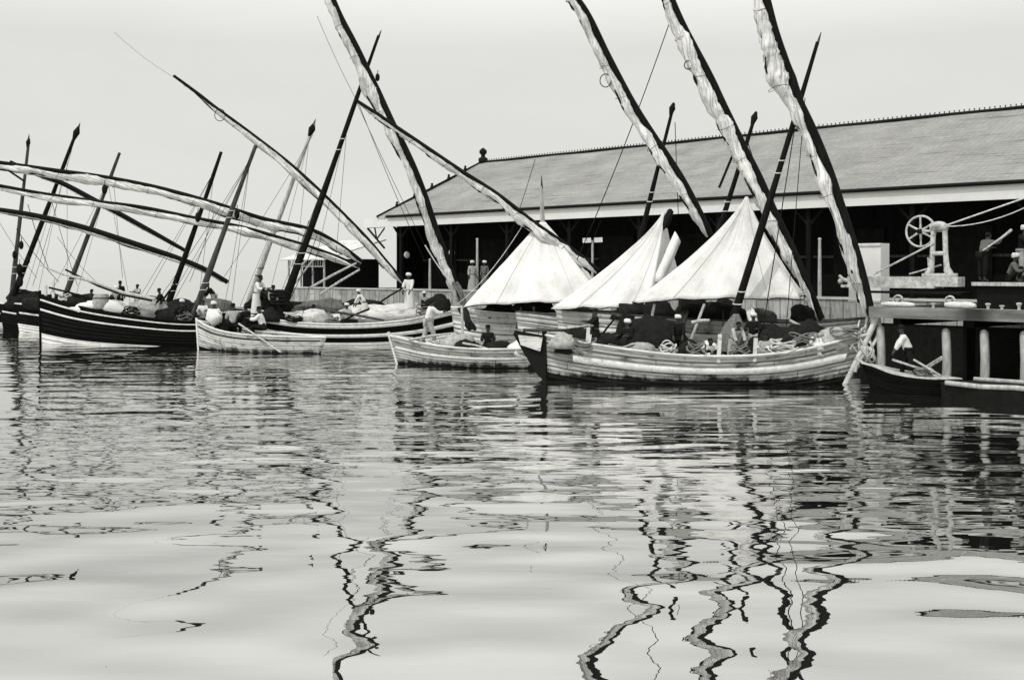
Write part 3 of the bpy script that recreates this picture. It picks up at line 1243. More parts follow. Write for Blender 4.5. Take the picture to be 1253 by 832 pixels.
# things lying on the edge beam
def beam_lump(name, t, ln, hh, txt, cat, mt='worn_white'):
    m = MB()
    a, b = Q(t, -7.4, 2.52), Q(t - ln, -7.4, 2.52)
    pts = [a.lerp(b, i / 6) + Vector((0, 0, hh * .5)) for i in range(7)]
    m.tube(pts, [hh * .35, hh * .55, hh * .6, hh * .52, hh * .6, hh * .55, hh * .3], 8, 0, .9)
    tag(rebase(m.build(name, mt)), txt, cat)
beam_lump('timber_baulk', -6.9, 1.1, .16, 'long low pale timber baulk lying on the jetty edge below the machine', 'timber')
beam_lump('canvas_bundle', -9.0, .95, .2, 'pale lumpy canvas bundle lying on the jetty edge right of the machine', 'bundle')
for px, hh, txt in ((1142, .14, 'smallest round mooring knob on the jetty edge between the two pale bundles'),
                    (1209, .17, 'flared iron mooring post on the jetty edge above the second pile'),
                    (1226, .12, 'short thin iron pin on the jetty edge, middle of the right three'),
                    (1247, .2, 'rightmost iron mooring post on the jetty edge')):
    t = t_at(px, -7.4)
    m = MB()
    m.lathe(Q(t, -7.4, 2.52), [(.05, 0), (.04, hh * .5), (.075, hh * .8), (.085, hh), (.03, hh * 1.08)], 10)
    tag(rebase(m.build('mooring_post', 'iron_pale')), txt, 'mooring post', 'mooring posts on the jetty edge')

# loading platform with its bright edge
lp = thing('loading_platform', 'dark raised loading platform on the jetty where the far right men work', 'platform', Q(-14, -4, 2.49))
m = MB()
qbox(m, -40, -9.3, -6.2, -.6, 3.16, 3.3)
m.build('deck', 'deck_dark', lp, False)
m = MB()
qbox(m, -40, -9.3, -6.27, -6.203, 3.2, 3.315)
m.build('edge_board', 'spar_pale', lp, False)
m = MB()
qbox(m, -40, -9.4, -6.1, -.7, 2.495, 3.155)
m.build('base', 'iron_dark', lp, False)

# hoisting machine
hm = thing('hoisting_machine', 'pale cast iron hoisting machine with spoked flywheel on the jetty', 'hoist', Q(-7, -6, 2.49))
m = MB()
qbox(m, -8.85, -5.0, -6.25, -5.75, 3.16, 3.47)
qbox(m, -8.1, -4.8, -6.33, -5.67, 3.10, 3.19)
m.build('bed', 'iron_pale', hm, False)
m = MB()
qbox(m, -9.0, -5.6, -6.35, -5.6, 2.92, 2.99)
m.build('carriage', 'iron_dark', hm, False)
tf = -8.12
m = MB()       # A-shaped standard with two openings
for s in (-1, 1):
    m.tube([Q(tf + s * .38, -6, 3.42), Q(tf + s * .27, -6, 3.62), Q(tf + s * .22, -6, 4.2), Q(tf + s * .19, -6, 5.0)], [.16, .1, .085, .085], 8)
    m.bar(Q(tf + s * .5, -6, 3.35), Q(tf + s * .26, -6, 3.72), .22, .16)
m.bar(Q(tf - .26, -6, 4.22), Q(tf + .26, -6, 4.22), .16, .13)
m.bar(Q(tf - .55, -6, 3.5), Q(tf + .5, -6, 3.5), .34, .16)
m.bar(Q(tf - .27, -6, 5.06), Q(tf + .27, -6, 5.06), .2, .2)
m.ball(Q(tf, -6, 5.12), (.26, .16, .13), 12, 8)
m.build('standard', 'iron_pale', hm)
fc = Q(tf + .75, -5.75, 4.95)
m = MB()
m.tube([fc + U * math.cos(a) * .5 + Vector((0, 0, math.sin(a) * .5)) for a in [2 * PI * j / 32 for j in range(33)]], .038, 6)
fw = m.build('flywheel', 'iron_pale', hm)
for j in range(6):
    a = 2 * PI * j / 6 + .5
    d = U * math.cos(a) + Vector((0, 0, math.sin(a)))
    m = MB()
    m.tube([fc + d * .08, fc + d * .3, fc + d * .48], [.05, .03, .035], 6)
    m.build('spoke', 'iron_pale', fw)
m = MB()
m.tube([fc - NV * .2, fc + NV * .3], .07, 10)
m.build('hub', 'iron_dark', fw)
m = MB()
m.tube([fc, Q(tf, -5.8, 4.95)], .045, 8)
m.build('axle', 'iron_pale', hm)
for a, b in ((Q(-5.9, -6.1, 3.55), Q(-8.0, -6.1, 4.55)), (Q(-7.6, -5.6, 3.5), Q(-7.55, -5.6, 4.1)), (Q(-6.9, -5.6, 3.55), Q(-8.0, -5.6, 3.85))):
    m = MB()
    m.tube([a, b], .032, 6)
    m.build('rod', 'iron_pale', hm)
for t in (-6.95, -8.7):
    m = MB()
    c = Q(t, -6.45, 2.7)
    m.tube([c + U * math.cos(a) * .16 + Vector((0, 0, math.sin(a) * .16)) for a in [2 * PI * j / 20 for j in range(21)]], .035, 6)
    wl = m.build('wheel', 'iron_pale', hm)
    m = MB()
    m.tube([c - NV * .06, c + NV * .3], .05, 8)
    m.build('hub', 'iron_pale', wl)
m = MB()
m.tube([Q(-5.0, -6, 3.3), Q(-4.7, -6, 3.36), Q(-4.55, -6, 3.5)], [.09, .07, .05], 7)
m.ball(Q(-4.6, -6, 3.3), .1, 8, 6)
m.build('valve', 'iron_pale', hm)
ft = Q(tf - .15, -6, 5.08)
rope(hm, ft, W(1330, 216, 33.5), .026, 'rope_pale', .0, 'cable')
rope(hm, ft, W(1330, 206, 33.5), .018, 'rope_pale', .45, 'cable')
cr = thing('crate', 'large square white-faced crate standing behind the end of the machine bed', 'crate', Q(-6.0, -4.2, 2.49))
m = MB()
tc = t_at(1083, -4.2)
tb = t_at(1044, -4.2)
qbox(m, tc, tb, -4.5, -3.9, 2.495, 4.62)
m.build('side', 'fascia', cr, False)
m = MB()
for z in (2.6, 4.56):
    m = MB()
    m.bar(Q(tc, -4.52, z), Q(tb, -4.52, z), .05, .07)
    m.build('batten', 'worn_white', cr, False)

# low dark barge along the piles
bg = thing('barge', 'low dark flat barge moored along the pale piles', 'barge', Q(-16, -8.6, 0))
m = MB()
rows = []
for t, k in ((-9.3, 0), (-9.8, .8), (-11, 1), (-30, 1)):
    rows.append([Q(t, -8.5 - .95 * k, .38 + .06 * (1 - k)), Q(t, -8.5 - .8 * k, -.3), Q(t, -8.5 + .8 * k, -.3), Q(t, -8.5 + .95 * k, .38)])
m.grid(rows, 0, None, True)
m.build('hull', 'barge_dark', bg, False)
m = MB()
m.tube([Q(t, -9.43, .43 + .02 * math.sin(t * 3)) for t in [-10 - i for i in range(20)]], .075, 6)
m.tube([Q(t, -7.6, .43) for t in [-10 - i for i in range(20)]], .075, 6)
m.build('rail', 'pile_wood', bg)
m = MB()
m.grid([[Q(t, -9.4, .39), Q(t, -7.55, .39)] for t in (-9.9, -30)], 0, [[(0, 0), (0, 1)], [(20, 0), (20, 1)]])
m.build('deck', 'deck_dark', bg, False)

# ================================================================== BOATS
def PL(*a):
    return [W(*p) for p in a]


def boat(label, cat, name, P0, P1, beam, sheer, group=None, **kw):
    h = Hull((X(P0[0], P0[1]), P0[1]), (X(P1[0], P1[1]), P1[1]), beam, sheer, **kw)
    mid = (h.P0 + h.P1) / 2
    root = thing(name, label, cat, Vector((mid.x, mid.y, 0)), group)
    return h, root


def s_at(h, px, off=0):
    lo, hi = -.1, 1.1
    for _ in range(40):
        m_ = (lo + hi) / 2
        p = h.at(min(max(m_, 0), 1), off)
        q = 626.5 + F * p.x / p.y
        if q < px:
            lo = m_
        else:
            hi = m_
    return min(max((lo + hi) / 2, .03), .97)


GB = 'lateen sailing boats along the quay'

# --- A: the near pale sailing boat
hA, bA = boat('nearest long pale weathered sailing boat with dark rudder and tall raked mast', 'sailing boat', 'sailing_boat',
              (668, 38.6), (1034, 37.0), 2.8, [(0, 1.5), (.15, 1.28), (.45, .98), (.7, .98), (.87, 1.2), (1, 1.62)], GB,
              keel=-.5, rake0=.05, rake1=.75, full=2.2)
hA.shell(bA, ['hull_pale', 'hull_black'], .2)
hA.deck(bA, 'deck_dark', .72)
hA.gunwale(bA, 'worn_white', .07)
hA.band(bA, 'rub_strake', 'stripe_white', .10, .97, .59, .73, .06)
hA.band(bA, 'rub_strake', 'hull_grey', .02, .97, .86, .90, .03)
hA.stem(bA, 'worn_white', 1.0, .9, .10)
hA.stem(bA, 'spar_dark', 0.0, .15, .08, 'stern_post')
# rudder: dark raked blade with a pale upper part
m = MB()
rd = PL((668, 411, 38.55), (630, 404, 38.7), (628, 409, 38.7), (642, 434, 38.65), (657, 458, 38.6), (668, 468, 38.55))
th = Vector((0, .05, 0))
fr, bk = [p - th for p in rd], [p + th for p in rd]
m.add(fr + bk, [list(range(6)), list(range(11, 5, -1))] + [[i, (i + 1) % 6, 6 + (i + 1) % 6, 6 + i] for i in range(6)])
ru = m.build('rudder', 'hull_brown', bA, False)
m = MB()
pn = PL((664, 413, 38.42), (634, 410, 38.55), (637, 422, 38.53), (661, 430, 38.42))
m.add(pn + [p + Vector((0, .06, 0)) for p in pn], [[0, 1, 2, 3]] + [[i, (i + 1) % 4, 4 + (i + 1) % 4, 4 + i] for i in range(4)])
m.build('cheek', 'worn_white', ru, False)
m = MB()
m.tube(PL((640, 404, 38.65), (690, 404, 38.5), (728, 398, 38.4)), [.06, .05, .035], 7)
m.build('tiller', 'spar_brown', ru)
mA = mast(bA, W(884, 433, 38.2), W(1001, 52, 38.3), .155, .065, 'spar_dark', 0, .35, 2)
y5 = yard(bA, PL((927, -14, 38.3), (940, 45, 38.2), (951, 85, 38.15), (967, 122, 38.05), (990, 170, 37.95), (1012, 228, 37.75), (1033, 290, 37.5), (1050, 345, 37.3), (1061, 388, 37.15)),
          [.24, .30, .42, .46, .24, .22, .26, .22, .24, .2, .15], .14, 'furled', 'spar_dark', 5, None, .22, .8)
# cross thwarts, knees and gear seen over the gunwale
for s_ in (.2, .33, .47, .62, .74, .86):
    a, b = hA.pt(s_, .9, -1, -.06), hA.pt(s_, .9, 1, -.06)
    m = MB()
    m.bar(a, b, .22, .06)
    m.build('thwart', 'deck_pale', bA, False)
for s_, hh in ((.15, .5), (.155, .3), (.585, .7), (.70, .55)):
    p = hA.pt(s_, 1, -1, -.05)
    m = MB()
    m.bar(p - Vector((0, 0, .2)), p + Vector((.05, 0, hh)), .11, .1)
    m.build('timber_head', 'worn_white', bA, False)
for i, (a, b, r) in enumerate((((885, 380), (884, 430), .02), ((975, 140), (930, 425), .018), ((985, 120), (960, 425), .014), ((1062, 385), (1052, 440), .05), ((1068, 388), (1060, 425), .04),
                               ((1052, 392), (1040, 440), .035), ((1060, 360), (1072, 400), .03))):
    rope(bA, W(a[0], a[1], 37.6 if i > 2 else 38), W(b[0], b[1], 37.2 if i > 2 else 37.6), r, 'rope_pale' if i > 2 else 'rope_dark', .0)
# rope tangle at the stem head
m = MB()
c = W(1056, 425, 37.0)
for k in range(9):
    pts = []
    for j in range(14):
        a = 2 * PI * j / 13
        pts.append(c + Vector((math.cos(a + k) * (.25 + .12 * math.sin(k * 2)) + .1 * math.sin(k * 5), .16 * math.sin(a * 2 + k) - .05, math.sin(a + k * .7) * (.38 + .1 * math.cos(k * 3)) + .15 * math.cos(k * 4))))
    m.tube(pts, .035, 5)
m.build('rope_tangle', 'rope_pale', bA)
m = MB()
m.tube(spline(PL((1075, 385, 37.1), (1076, 405, 37.0), (1066, 425, 36.9), (1052, 440, 36.9), (1046, 455, 36.9)), 5), [.06] * 21, 7)
m.build('hawser', 'rope_pale', bA)
for p in ((1062, 380), (1072, 392), (1046, 440)):
    block(bA, W(p[0], p[1], 36.95), .1)
m = MB()
m.tube(PL((1046, 438, 36.7), (1080, 458, 36.2), (1114, 483, 35.6)), [.05, .045, .03], 7)
tag(rebase(m.build('boat_pole', 'spar_pale')), 'thin pale pole slanting from the near bow down into the water', 'pole')

# --- J: pale boat alongside, inside the near one
hJ, bJ = boat('pale planked high-sided sailing boat lying between the nearest boat and the quay', 'sailing boat', 'sailing_boat',
              (690, 43.2), (1050, 40.6), 2.3, [(0, 2.2), (.25, 2.05), (.6, 1.88), (.85, 1.85), (1, 2.0)], GB, rake1=.4, full=3.2)
hJ.shell(bJ, ['hull_white', 'hull_brown'], .2)
hJ.deck(bJ, 'deck_pale', .85)
hJ.gunwale(bJ, 'spar_brown', .055)
hJ.band(bJ, 'rub_strake', 'stripe_white', .03, .97, .72, .78, .05)
mast(bJ, W(834, 425, 41.9), W(925, 138, 42.0), .16, .06, 'spar_dark', .13, .0, 2)
yard(bJ, PL((808, -18, 42), (828, 32, 42), (856, 88, 41.9), (878, 135, 41.8), (902, 182, 41.7), (925, 228, 41.5), (948, 278, 41.3), (975, 333, 41), (1001, 392, 40.6)),
     [.22, .26, .30, .36, .34, .27, .30, .26, .3, .22, .14], .13, 'furled', 'spar_dark', 4, (W(842, 80, 41.8), .16), .3, .75)
rope(bJ, W(912, 165, 42), W(958, 290, 41.5), .016)
rope(bJ, W(880, 230, 42), W(905, 170, 42), .05, 'block_dark', 0, 'fender')

# --- K: next boat in
hK, bK = boat('pale sailing boat whose dark knobbed mast rises behind the middle awning', 'sailing boat', 'sailing_boat',
              (640, 46.2), (905, 44.3), 2.0, [(0, 2.0), (.4, 1.75), (1, 1.9)], GB, full=3)
hK.shell(bK, ['hull_white', 'hull_brown'], .2)
hK.deck(bK, 'deck_pale', .85)
hK.gunwale(bK, 'spar_brown', .05)
mast(bK, W(755, 412, 45.2), W(824, 127, 45.2), .15, .055, 'spar_dark', .13, .0, 2)
yard(bK, PL((684, -20, 45.2), (712, 18, 45.2), (738, 72, 45.1), (764, 122, 45), (795, 172, 44.8), (826, 218, 44.6), (846, 252, 44.5), (866, 290, 44.4)),
     [.20, .24, .26, .28, .26, .3, .26, .22, .16], .12, 'furled', 'spar_dark', 3, (W(741, 99, 44.9), .26), .28, .75)
rope(bK, W(822, 20, 45.3), W(706, 318, 45.3), .02, 'rope_dark', .3)
rope(bK, W(826, 150, 45.2), W(830, 262, 45.0), .016)

# --- H: boat under the left awning
hH, bH = boat('pale sailing boat beneath the leftmost awning, with a pointed pale mast', 'sailing boat', 'sailing_boat',
              (560, 50.5), (745, 48.6), 2.2, [(0, 2.05), (.4, 1.85), (1, 1.9)], GB, full=3)
hH.shell(bH, ['hull_white', 'hull_brown'], .2)
hH.deck(bH, 'deck_pale', .85)
hH.gunwale(bH, 'stripe_white', .05)
mast(bH, W(668, 396, 49.6), W(663, 228, 49.4), .17, .07, 'spar_pale', 0, .45, 1)
yard(bH, PL((437, 126, 49.8), (470, 149, 49.6), (515, 180, 49.4), (560, 211, 49.2), (605, 241, 49), (650, 276, 48.8), (690, 304, 48.6), (730, 334, 48.4)),
     [.05, .12, .13, .15, .17, .22, .25, .27, .26, .2], .075, 'furled', 'spar_dark', 2, None, .25, .8)
rope(bH, W(655, 195, 49.5), W(606, 340, 49.5), .014)
rope(bH, W(640, 275, 49.3), W(560, 372, 49.3), .016, 'rope_pale', .3)
rope(bH, W(735, 270, 49.0), W(690, 372, 48.5), .014)

# --- B: small tender ahead of the near boat
hB, bB = boat('open pale wooden boat with pointed bow just left of the nearest boat', 'rowing boat', 'rowing_boat',
              (486, 45.0), (676, 42.6), 1.9, [(0, 1.1), (.25, .86), (.6, .74), (1, .8)], None, rake0=.35, rake1=.2, keel=-.35, full0=1.7)
hB.shell(bB, ['hull_grey', 'hull_black'], .2)
hB.deck(bB, 'deck_dark', .6)
hB.gunwale(bB, 'worn_white', .055)
hB.band(bB, 'rub_strake', 'stripe_white', .02, .98, .62, .70, .04)
hB.stem(bB, 'worn_white', 0, .15, .06)
for s_ in (.25, .45, .7):
    m = MB()
    m.bar(hB.pt(s_, .88, -1, -.04), hB.pt(s_, .88, 1, -.04), .25, .05)
    m.build('thwart', 'deck_pale', bB, False)

# --- C: white rowing boat on the left
hC, bC = boat('small white rowing boat with dark sheer lines carrying seated men at the left', 'rowing boat', 'rowing_boat',
              (243, 53.2), (392, 50.2), 1.8, [(0, 1.36), (.2, 1.02), (.5, .82), (1, .74)], None, rake0=.12, rake1=.3, keel=-.3, full0=1.9)
hC.shell(bC, ['hull_white', 'hull_black'], .2)
hC.deck(bC, 'deck_pale', .7)
hC.gunwale(bC, 'stripe_white', .05)
hC.band(bC, 'rub_strake', 'block_dark', .02, .98, .80, .85, .03)
hC.band(bC, 'rub_strake', 'block_dark', .02, .85, .925, .96, .025)
hC.stem(bC, 'stripe_white', 0, .1, .06)
for s_ in (.22, .42, .62, .8):
    m = MB()
    m.bar(hC.pt(s_, .88, -1, -.04), hC.pt(s_, .88, 1, -.04), .26, .05)
    m.build('thwart', 'deck_pale', bC, False)
m = MB()
a, b = W(292, 396, 51.0), W(344, 431, 50.0)
m.tube([a, a.lerp(b, .75)], .04, 7)
m.tube([a.lerp(b, .72), a.lerp(b, .82), b], [.05, .1, .09], 8, 0, .35)
tag(rebase(m.build('oar', 'spar_pale')), 'pale oar slanting over the side of the white rowing boat into the water', 'oar')

# --- D: long black striped boat on the left
hD, bD = boat('long black sailing boat with white stripes, high pointed bow and white bottom, far left', 'sailing boat', 'sailing_boat',
              (50, 57.8), (306, 55.4), 2.6, [(0, 2.45), (.2, 1.97), (.45, 1.56), (.75, 1.22), (1, 1.35)], GB, rake0=.06, rake1=.4, keel=-.5, full0=1.8)
hD.shell(bD, ['hull_black', 'paint_white'], .28)
hD.band(bD, 'white_bottom', 'paint_white', 0, .5, .02, .54, .02, 40, (-1, 1), .26)
hD.deck(bD, 'deck_pale', .8)
hD.gunwale(bD, 'hull_black', .06)
hD.band(bD, 'stripe', 'stripe_white', .0, .98, .885, .925, .04)
hD.band(bD, 'stripe', 'stripe_white', .0, .98, .70, .745, .05)
hD.stem(bD, 'hull_black', 0, .2, .08)
mast(bD, W(236, 388, 56.2), W(313, 178, 56.3), .17, .09, 'spar_brown', 0, 0, 2)
yard(bD, PL((-20, 200, 55.2), (60, 212, 55.5), (130, 222, 55.9), (200, 236, 56.3), (262, 254, 56.7), (320, 272, 57.0), (375, 284, 57.2), (412, 302, 57.4), (442, 322, 57.5)),
     [.20, .24, .26, .26, .24, .3, .28, .24, .28, .22, .12], .09, 'furled', 'spar_dark', 7, None, .3, .75)
rope(bD, W(306, 195, 56.2), W(190, 372, 56.6), .013)
rope(bD, W(262, 260, 56.5), W(232, 345, 56), .013)
m = MB()
m.tube(PL((48, 324, 56.6), (75, 335, 56.4), (115, 345, 56.2), (150, 358, 56), (190, 366, 55.8)), [.03, .06, .08, .08, .07], 7)
m.build('boom', 'spar_pale', bD)
m = MB()
m.tube(PL((80, 330, 56.5), (120, 350, 56.3), (150, 361, 56.1), (186, 368, 55.9)), [.05, .05, .05, .05], 7)
m.build('boom', 'spar_dark', bD)
for px, z in ((70, 28), (58, 14)):
    s_ = s_at(hD, px)
    p = hD.pt(s_, 1, -1, -.05)
    m = MB()
    m.bar(p, p + Vector((0, 0, z * .04)), .1, .1)
    m.build('timber_head', 'worn_white', bD, False)

# --- E: striped boat to its right
hE, bE = boat('black and white striped sailing boat in the left centre with a tall dark raked mast', 'sailing boat', 'sailing_boat',
              (308, 55.9), (556, 56.2), 2.6, [(0, 1.5), (.25, 1.15), (.55, 1.1), (.8, 1.32), (1, 1.85)], GB, rake0=.3, rake1=.35, keel=-.5, full=2.4)
hE.shell(bE, ['hull_black', 'paint_white'], .44)
hE.deck(bE, 'deck_pale', .86)
hE.gunwale(bE, 'stripe_white', .07)
hE.band(bE, 'stripe', 'stripe_white', .02, .98, .86, .97, .05)
hE.band(bE, 'stripe', 'stripe_white', .05, .98, .58, .69, .06)
hE.stem(bE, 'worn_white', 1, .25, .08)
mast(bE, W(346, 376, 55.9), W(464, 44, 56.0), .20, .075, 'spar_dark', 0, .3, 2)
yard(bE, PL((396, -18, 55.6), (412, 22, 55.6), (432, 62, 55.5), (452, 105, 55.5), (474, 152, 55.4), (496, 195, 55.4), (514, 240, 55.5), (531, 290, 55.6), (548, 335, 55.7), (563, 372, 55.8)),
     [.2, .24, .28, .3, .36, .32, .26, .3, .3, .34, .26, .16], .13, 'furled', 'spar_dark', 1, None, .28, .75)
rope(bE, W(440, 130, 55.9), W(520, 320, 55.9), .015)
rope(bE, W(436, 125, 55.9), W(545, 350, 55.6), .013)
rope(bE, W(388, 20, 55.9), W(440, 130, 55.9), .011)
rope(bE, W(520, 300, 55.3), W(555, 350, 55.2), .03, 'rope_pale', .1)
block(bE, W(462, 95, 55.5), .16)
block(bE, W(392, 250, 55.6), .16)
for px, y0, y1 in ((356, 300, 370), (366, 318, 372)):
    rope(bE, W(px + 22, y0 - 30, 55.7), W(px - 14, y1, 55.2), .018)
# dark coil of rope hung on the mast foot
cl = W(343, 364, 55.3)
m = MB()
for k in range(5):
    m.tube([cl + Vector((math.cos(a) * (.42 + .02 * k), math.sin(a) * .3 - .1, (k - 2) * .13 + .05 * math.sin(a + k))) for a in [2 * PI * j / 18 for j in range(19)]], .05, 6)
m.build('rope_coil', 'rope_dark', bE)

# --- boats behind, mostly hidden; each has its own mast and yard
def back_boat(label, P0, P1, sheer, mats, mb_, mt_, mr, mm, bulb, ypts, ysail, yspar, ymat, seed, ysm='spar_dark', ring=None, s0=0):
    h, b = boat(label, 'sailing boat', 'sailing_boat', P0, P1, 2.3, sheer, GB)
    h.shell(b, mats, .4)
    h.deck(b, 'deck_dark', .85)
    h.gunwale(b, 'worn_white', .06)
    h.band(b, 'stripe', 'stripe_white', .02, .98, .70, .76, .05)
    mast(b, W(*mb_), W(*mt_), mr, mr * .5, mm, bulb, 0 if bulb == 0 else .3, 1)
    if ypts:
        yard(b, PL(*ypts), ysail, yspar, ymat, ysm, seed, ring, .3, .75, 7, 1.2, s0)
    return h, b

hL, bL = back_boat('sailing boat behind the striped boat, with a long slanting yard', (262, 64.2), (500, 63.6),
                   [(0, 1.7), (.5, 1.3), (1, 1.8)], ['hull_brown', 'paint_white'], (303, 372, 63.9), (384, 152, 63.9), .17, 'spar_pale', .2,
                   ((212, 94, 63.6), (240, 115, 63.6), (268, 138, 63.5), (310, 170, 63.4), (355, 206, 63.4), (400, 248, 63.4), (440, 288, 63.4), (470, 322, 63.4), (494, 348, 63.4)),
                   [.03, .05, .10, .18, .22, .26, .3, .28, .3, .24, .14], .08, 'furled', 6, 'spar_dark', (W(269, 141, 63.3), .34))
rope(bL, W(140, 40, 63.6), W(213, 95, 63.6), .008)
rope(bL, W(383, 165, 63.8), W(270, 345, 63.6), .012)
hN, bN = back_boat('sailing boat behind the black one, its brown mast left of the seated men', (96, 62.2), (300, 60.6),
                   [(0, 1.8), (.5, 1.3), (1, 1.5)], ['hull_black', 'paint_white'], (200, 388, 61.2), (271, 186, 61.2), .18, 'spar_dark', .0,
                   ((-22, 226, 60.6), (50, 240, 60.7), (110, 249, 60.8), (170, 257, 60.9), (235, 270, 61.0), (300, 283, 61.2), (350, 297, 61.3), (398, 312, 61.4), (440, 328, 61.5)),
                   [.16, .2, .22, .2, .24, .22, .26, .22, .24, .2, .1], .08, 'furled', 8)
hG, bG = back_boat('sailing boat far left behind the black bow, with a low dark yard', (24, 67.6), (226, 66.2),
                   [(0, 1.7), (.5, 1.35), (1, 1.6)], ['hull_black', 'paint_white'], (76, 372, 66.9), (146, 187, 66.9), .17, 'spar_brown', 0,
                   ((-24, 256, 66.4), (40, 266, 66.4), (100, 281, 66.4), (160, 300, 66.4), (215, 318, 66.4), (250, 332, 66.4), (278, 347, 66.4)),
                   [.10, .13, .16, .16, .13, .12, .08], .13, 'furled', 9)
rope(bG, W(138, 210, 66.8), W(150, 340, 66.2), .012)
rope(bG, W(70, 290, 66.5), W(118, 345, 66.2), .012)
hF, bF = back_boat('dark sailing boat at the left edge with one white stripe and a knobbed mast', (4, 71.8), (150, 70.4),
                   [(0, 1.6), (.5, 1.3), (1, 1.6)], ['hull_black', 'hull_black'], (14, 368, 71), (96, 156, 71), .19, 'spar_dark', .22,
                   ((12, 200, 70.6), (40, 213, 70.6), (75, 226, 70.6), (115, 247, 70.6), (150, 266, 70.6), (190, 288, 70.6), (226, 308, 70.6)),
                   [.05, .07, .09, .10, .10, .09, .05], .12, 'furled_grey', 10)
rope(bF, W(90, 175, 70.9), W(40, 350, 70.5), .014)
rope(bF, W(60, 235, 70.9), W(95, 350, 70.2), .016)
block(bF, W(24, 330, 70.2), .3)
block(bF, W(25, 345, 70.2), .25)
hQ, bQ = back_boat('farthest sailing boat at the left edge, hidden but for its thin mast', (-80, 77), (60, 75.4),
                   [(0, 1.6), (.5, 1.3), (1, 1.5)], ['hull_black', 'paint_white'], (14, 366, 76), (35, 170, 76), .17, 'spar_brown', .16, None, None, .1, 'furled', 12)
rope(bQ, W(-40, 175, 75.7), W(30, 222, 75.7), .07, 'spar_dark', 0, 'spar')

# --- skiff by the jetty
hS, bS = boat('small skiff with pale foredeck beside the jetty piles, a man standing in it', 'skiff', 'skiff',
              (1066, 35.3), (1172, 33.6), 1.25, [(0, .80), (.3, .60), (.7, .5), (1, .5)], None, rake0=.3, rake1=.1, keel=-.25, full0=1.6)
hS.shell(bS, ['hull_black', 'hull_black'], .3)
hS.deck(bS, 'deck_pale', .97)
hS.gunwale(bS, 'spar_pale', .045)
m = MB()
m.bar(W(1092, 440, 34.7), W(1142, 456, 34.0), .1, .06)
tag(rebase(m.build('oar', 'spar_pale')), 'pale oar lying along the skiff at the standing man feet', 'oar')
m = MB()
m.bar(W(1118, 440, 34.2), W(1152, 460, 33.6), .07, .05)
tag(rebase(m.build('plank', 'spar_pale')), 'narrow pale plank propped in the skiff right of the standing man', 'plank')

# ================================================================== AWNINGS
tent('largest white awning, peaked beside the tall dark mast of the nearest boat', W(914, 236, 39.6),
     [W(774, 370, 38.75), W(979, 366, 38.55), W(986, 362, 40.6), W(786, 366, 41.0)], 1.32, 3)
tent('middle white awning, partly hidden by the largest one', W(813, 256, 43.6),
     [W(676, 379, 42.2), W(792, 379, 41.9), W(836, 352, 44.2), W(698, 374, 44.4)], 1.32, 8)
tent('leftmost white awning, hung at the pointed pale mast', W(664, 268, 49.2),
     [W(568, 375, 47.6), W(738, 370, 47.0), W(744, 362, 50.2), W(580, 368, 51)], 1.02, 5)
m = MB()
m.ball((0, 0, 0), (.16, .16, .42), 10, 8, 0, Matrix.Rotation(.35, 3, 'Y'), .3, 4)
m.v = [v + W(817, 268, 43.45) for v in m.v]
tag(rebase(m.build('cloth_wrap', 'cloth_dark')), 'dark cloth tied over the peak of the middle awning', 'cloth')
m = MB()
fl = PL((826, 283, 43.0), (833, 296, 43.0), (812, 345, 42.6), (798, 345, 42.6))
fl2 = [p + Vector((0, .06, 0)) for p in fl]
rows = [[fl[0].lerp(fl[3], i / 8) + Vector((0, .05 * math.sin(i), 0)), fl[0].lerp(fl[3], i / 8).lerp(fl[1].lerp(fl[2], i / 8), .5) + Vector((0, -.08, 0)), fl[1].lerp(fl[2], i / 8) + Vector((0, .04 * math.cos(i), 0))] for i in range(9)]
m.grid(rows)
tag(rebase(m.build('cloth_flap', 'canvas', None, True, .02)), 'narrow pale cloth flap hanging behind the middle awning', 'cloth')

# ================================================================== CARGO AND GEAR
def lump(name, c, r, mt, label, cat, seed=0, group=None, flatten=1):
    m = MB()
    m.ball((0, 0, 0), r, 16, 11, 0, None, .38, seed)
    z0 = -r[2] * .62
    vs = [Vector((v.x, v.y, max(v.z, z0) - z0)) + Vector(c) for v in m.v]
    m.v = vs
    return tag(rebase(m.build(name, mt)), label, cat, group)

def on(h, px, off=0, v=.76):
    s_ = s_at(h, px, off)
    return h.at(s_, off, v)

GS = 'cargo on the nearest boat'
lump('sack', on(hA, 782, -.2, .72), (.75, .4, .36), 'sack', 'low grey bundle under the left end of the largest awning', 'bundle', 1, GS)
lump('sack', on(hA, 800, .35, .72), (1.1, .5, .85), 'sack_dark', 'broad dark cargo heap under the left end of the largest awning', 'bundle', 2, GS)
lump('sack', on(hA, 705, .0, .72), (.7, .45, .5), 'sack_dark', 'dark rounded sack near the tiller of the nearest boat', 'sack', 3, GS)
lump('sack', on(hA, 742, .3, .72), (.8, .45, .5), 'sack_dark', 'dark low sack ahead of the cloaked stern figure', 'sack', 4, GS)
lump('sack', on(hA, 868, .2, .72), (.4, .3, .42), 'sack_pale', 'pale folded cloth heap between the two dark masts', 'bundle', 5, GS)
lump('sack', on(hA, 950, .3, .72), (1.0, .5, .75), 'sack_dark', 'dark cargo heap just right of the seated man by the mast', 'bundle', 6, GS)
lump('sack', on(hA, 985, .2, .72), (.9, .5, .72), 'sack_dark', 'dark lumpy heap toward the bow of the nearest boat', 'bundle', 7, GS)
lump('sack', on(hA, 998, -.3, .78), (.32, .3, .36), 'sack_pale', 'pale knotted cloth at the foot of the second yard', 'bundle', 8, GS)
lump('sack', on(hA, 1020, -.0, .8), (.6, .35, .4), 'sack', 'grey coil-like bundle nearest the tangled bow', 'bundle', 9, GS)
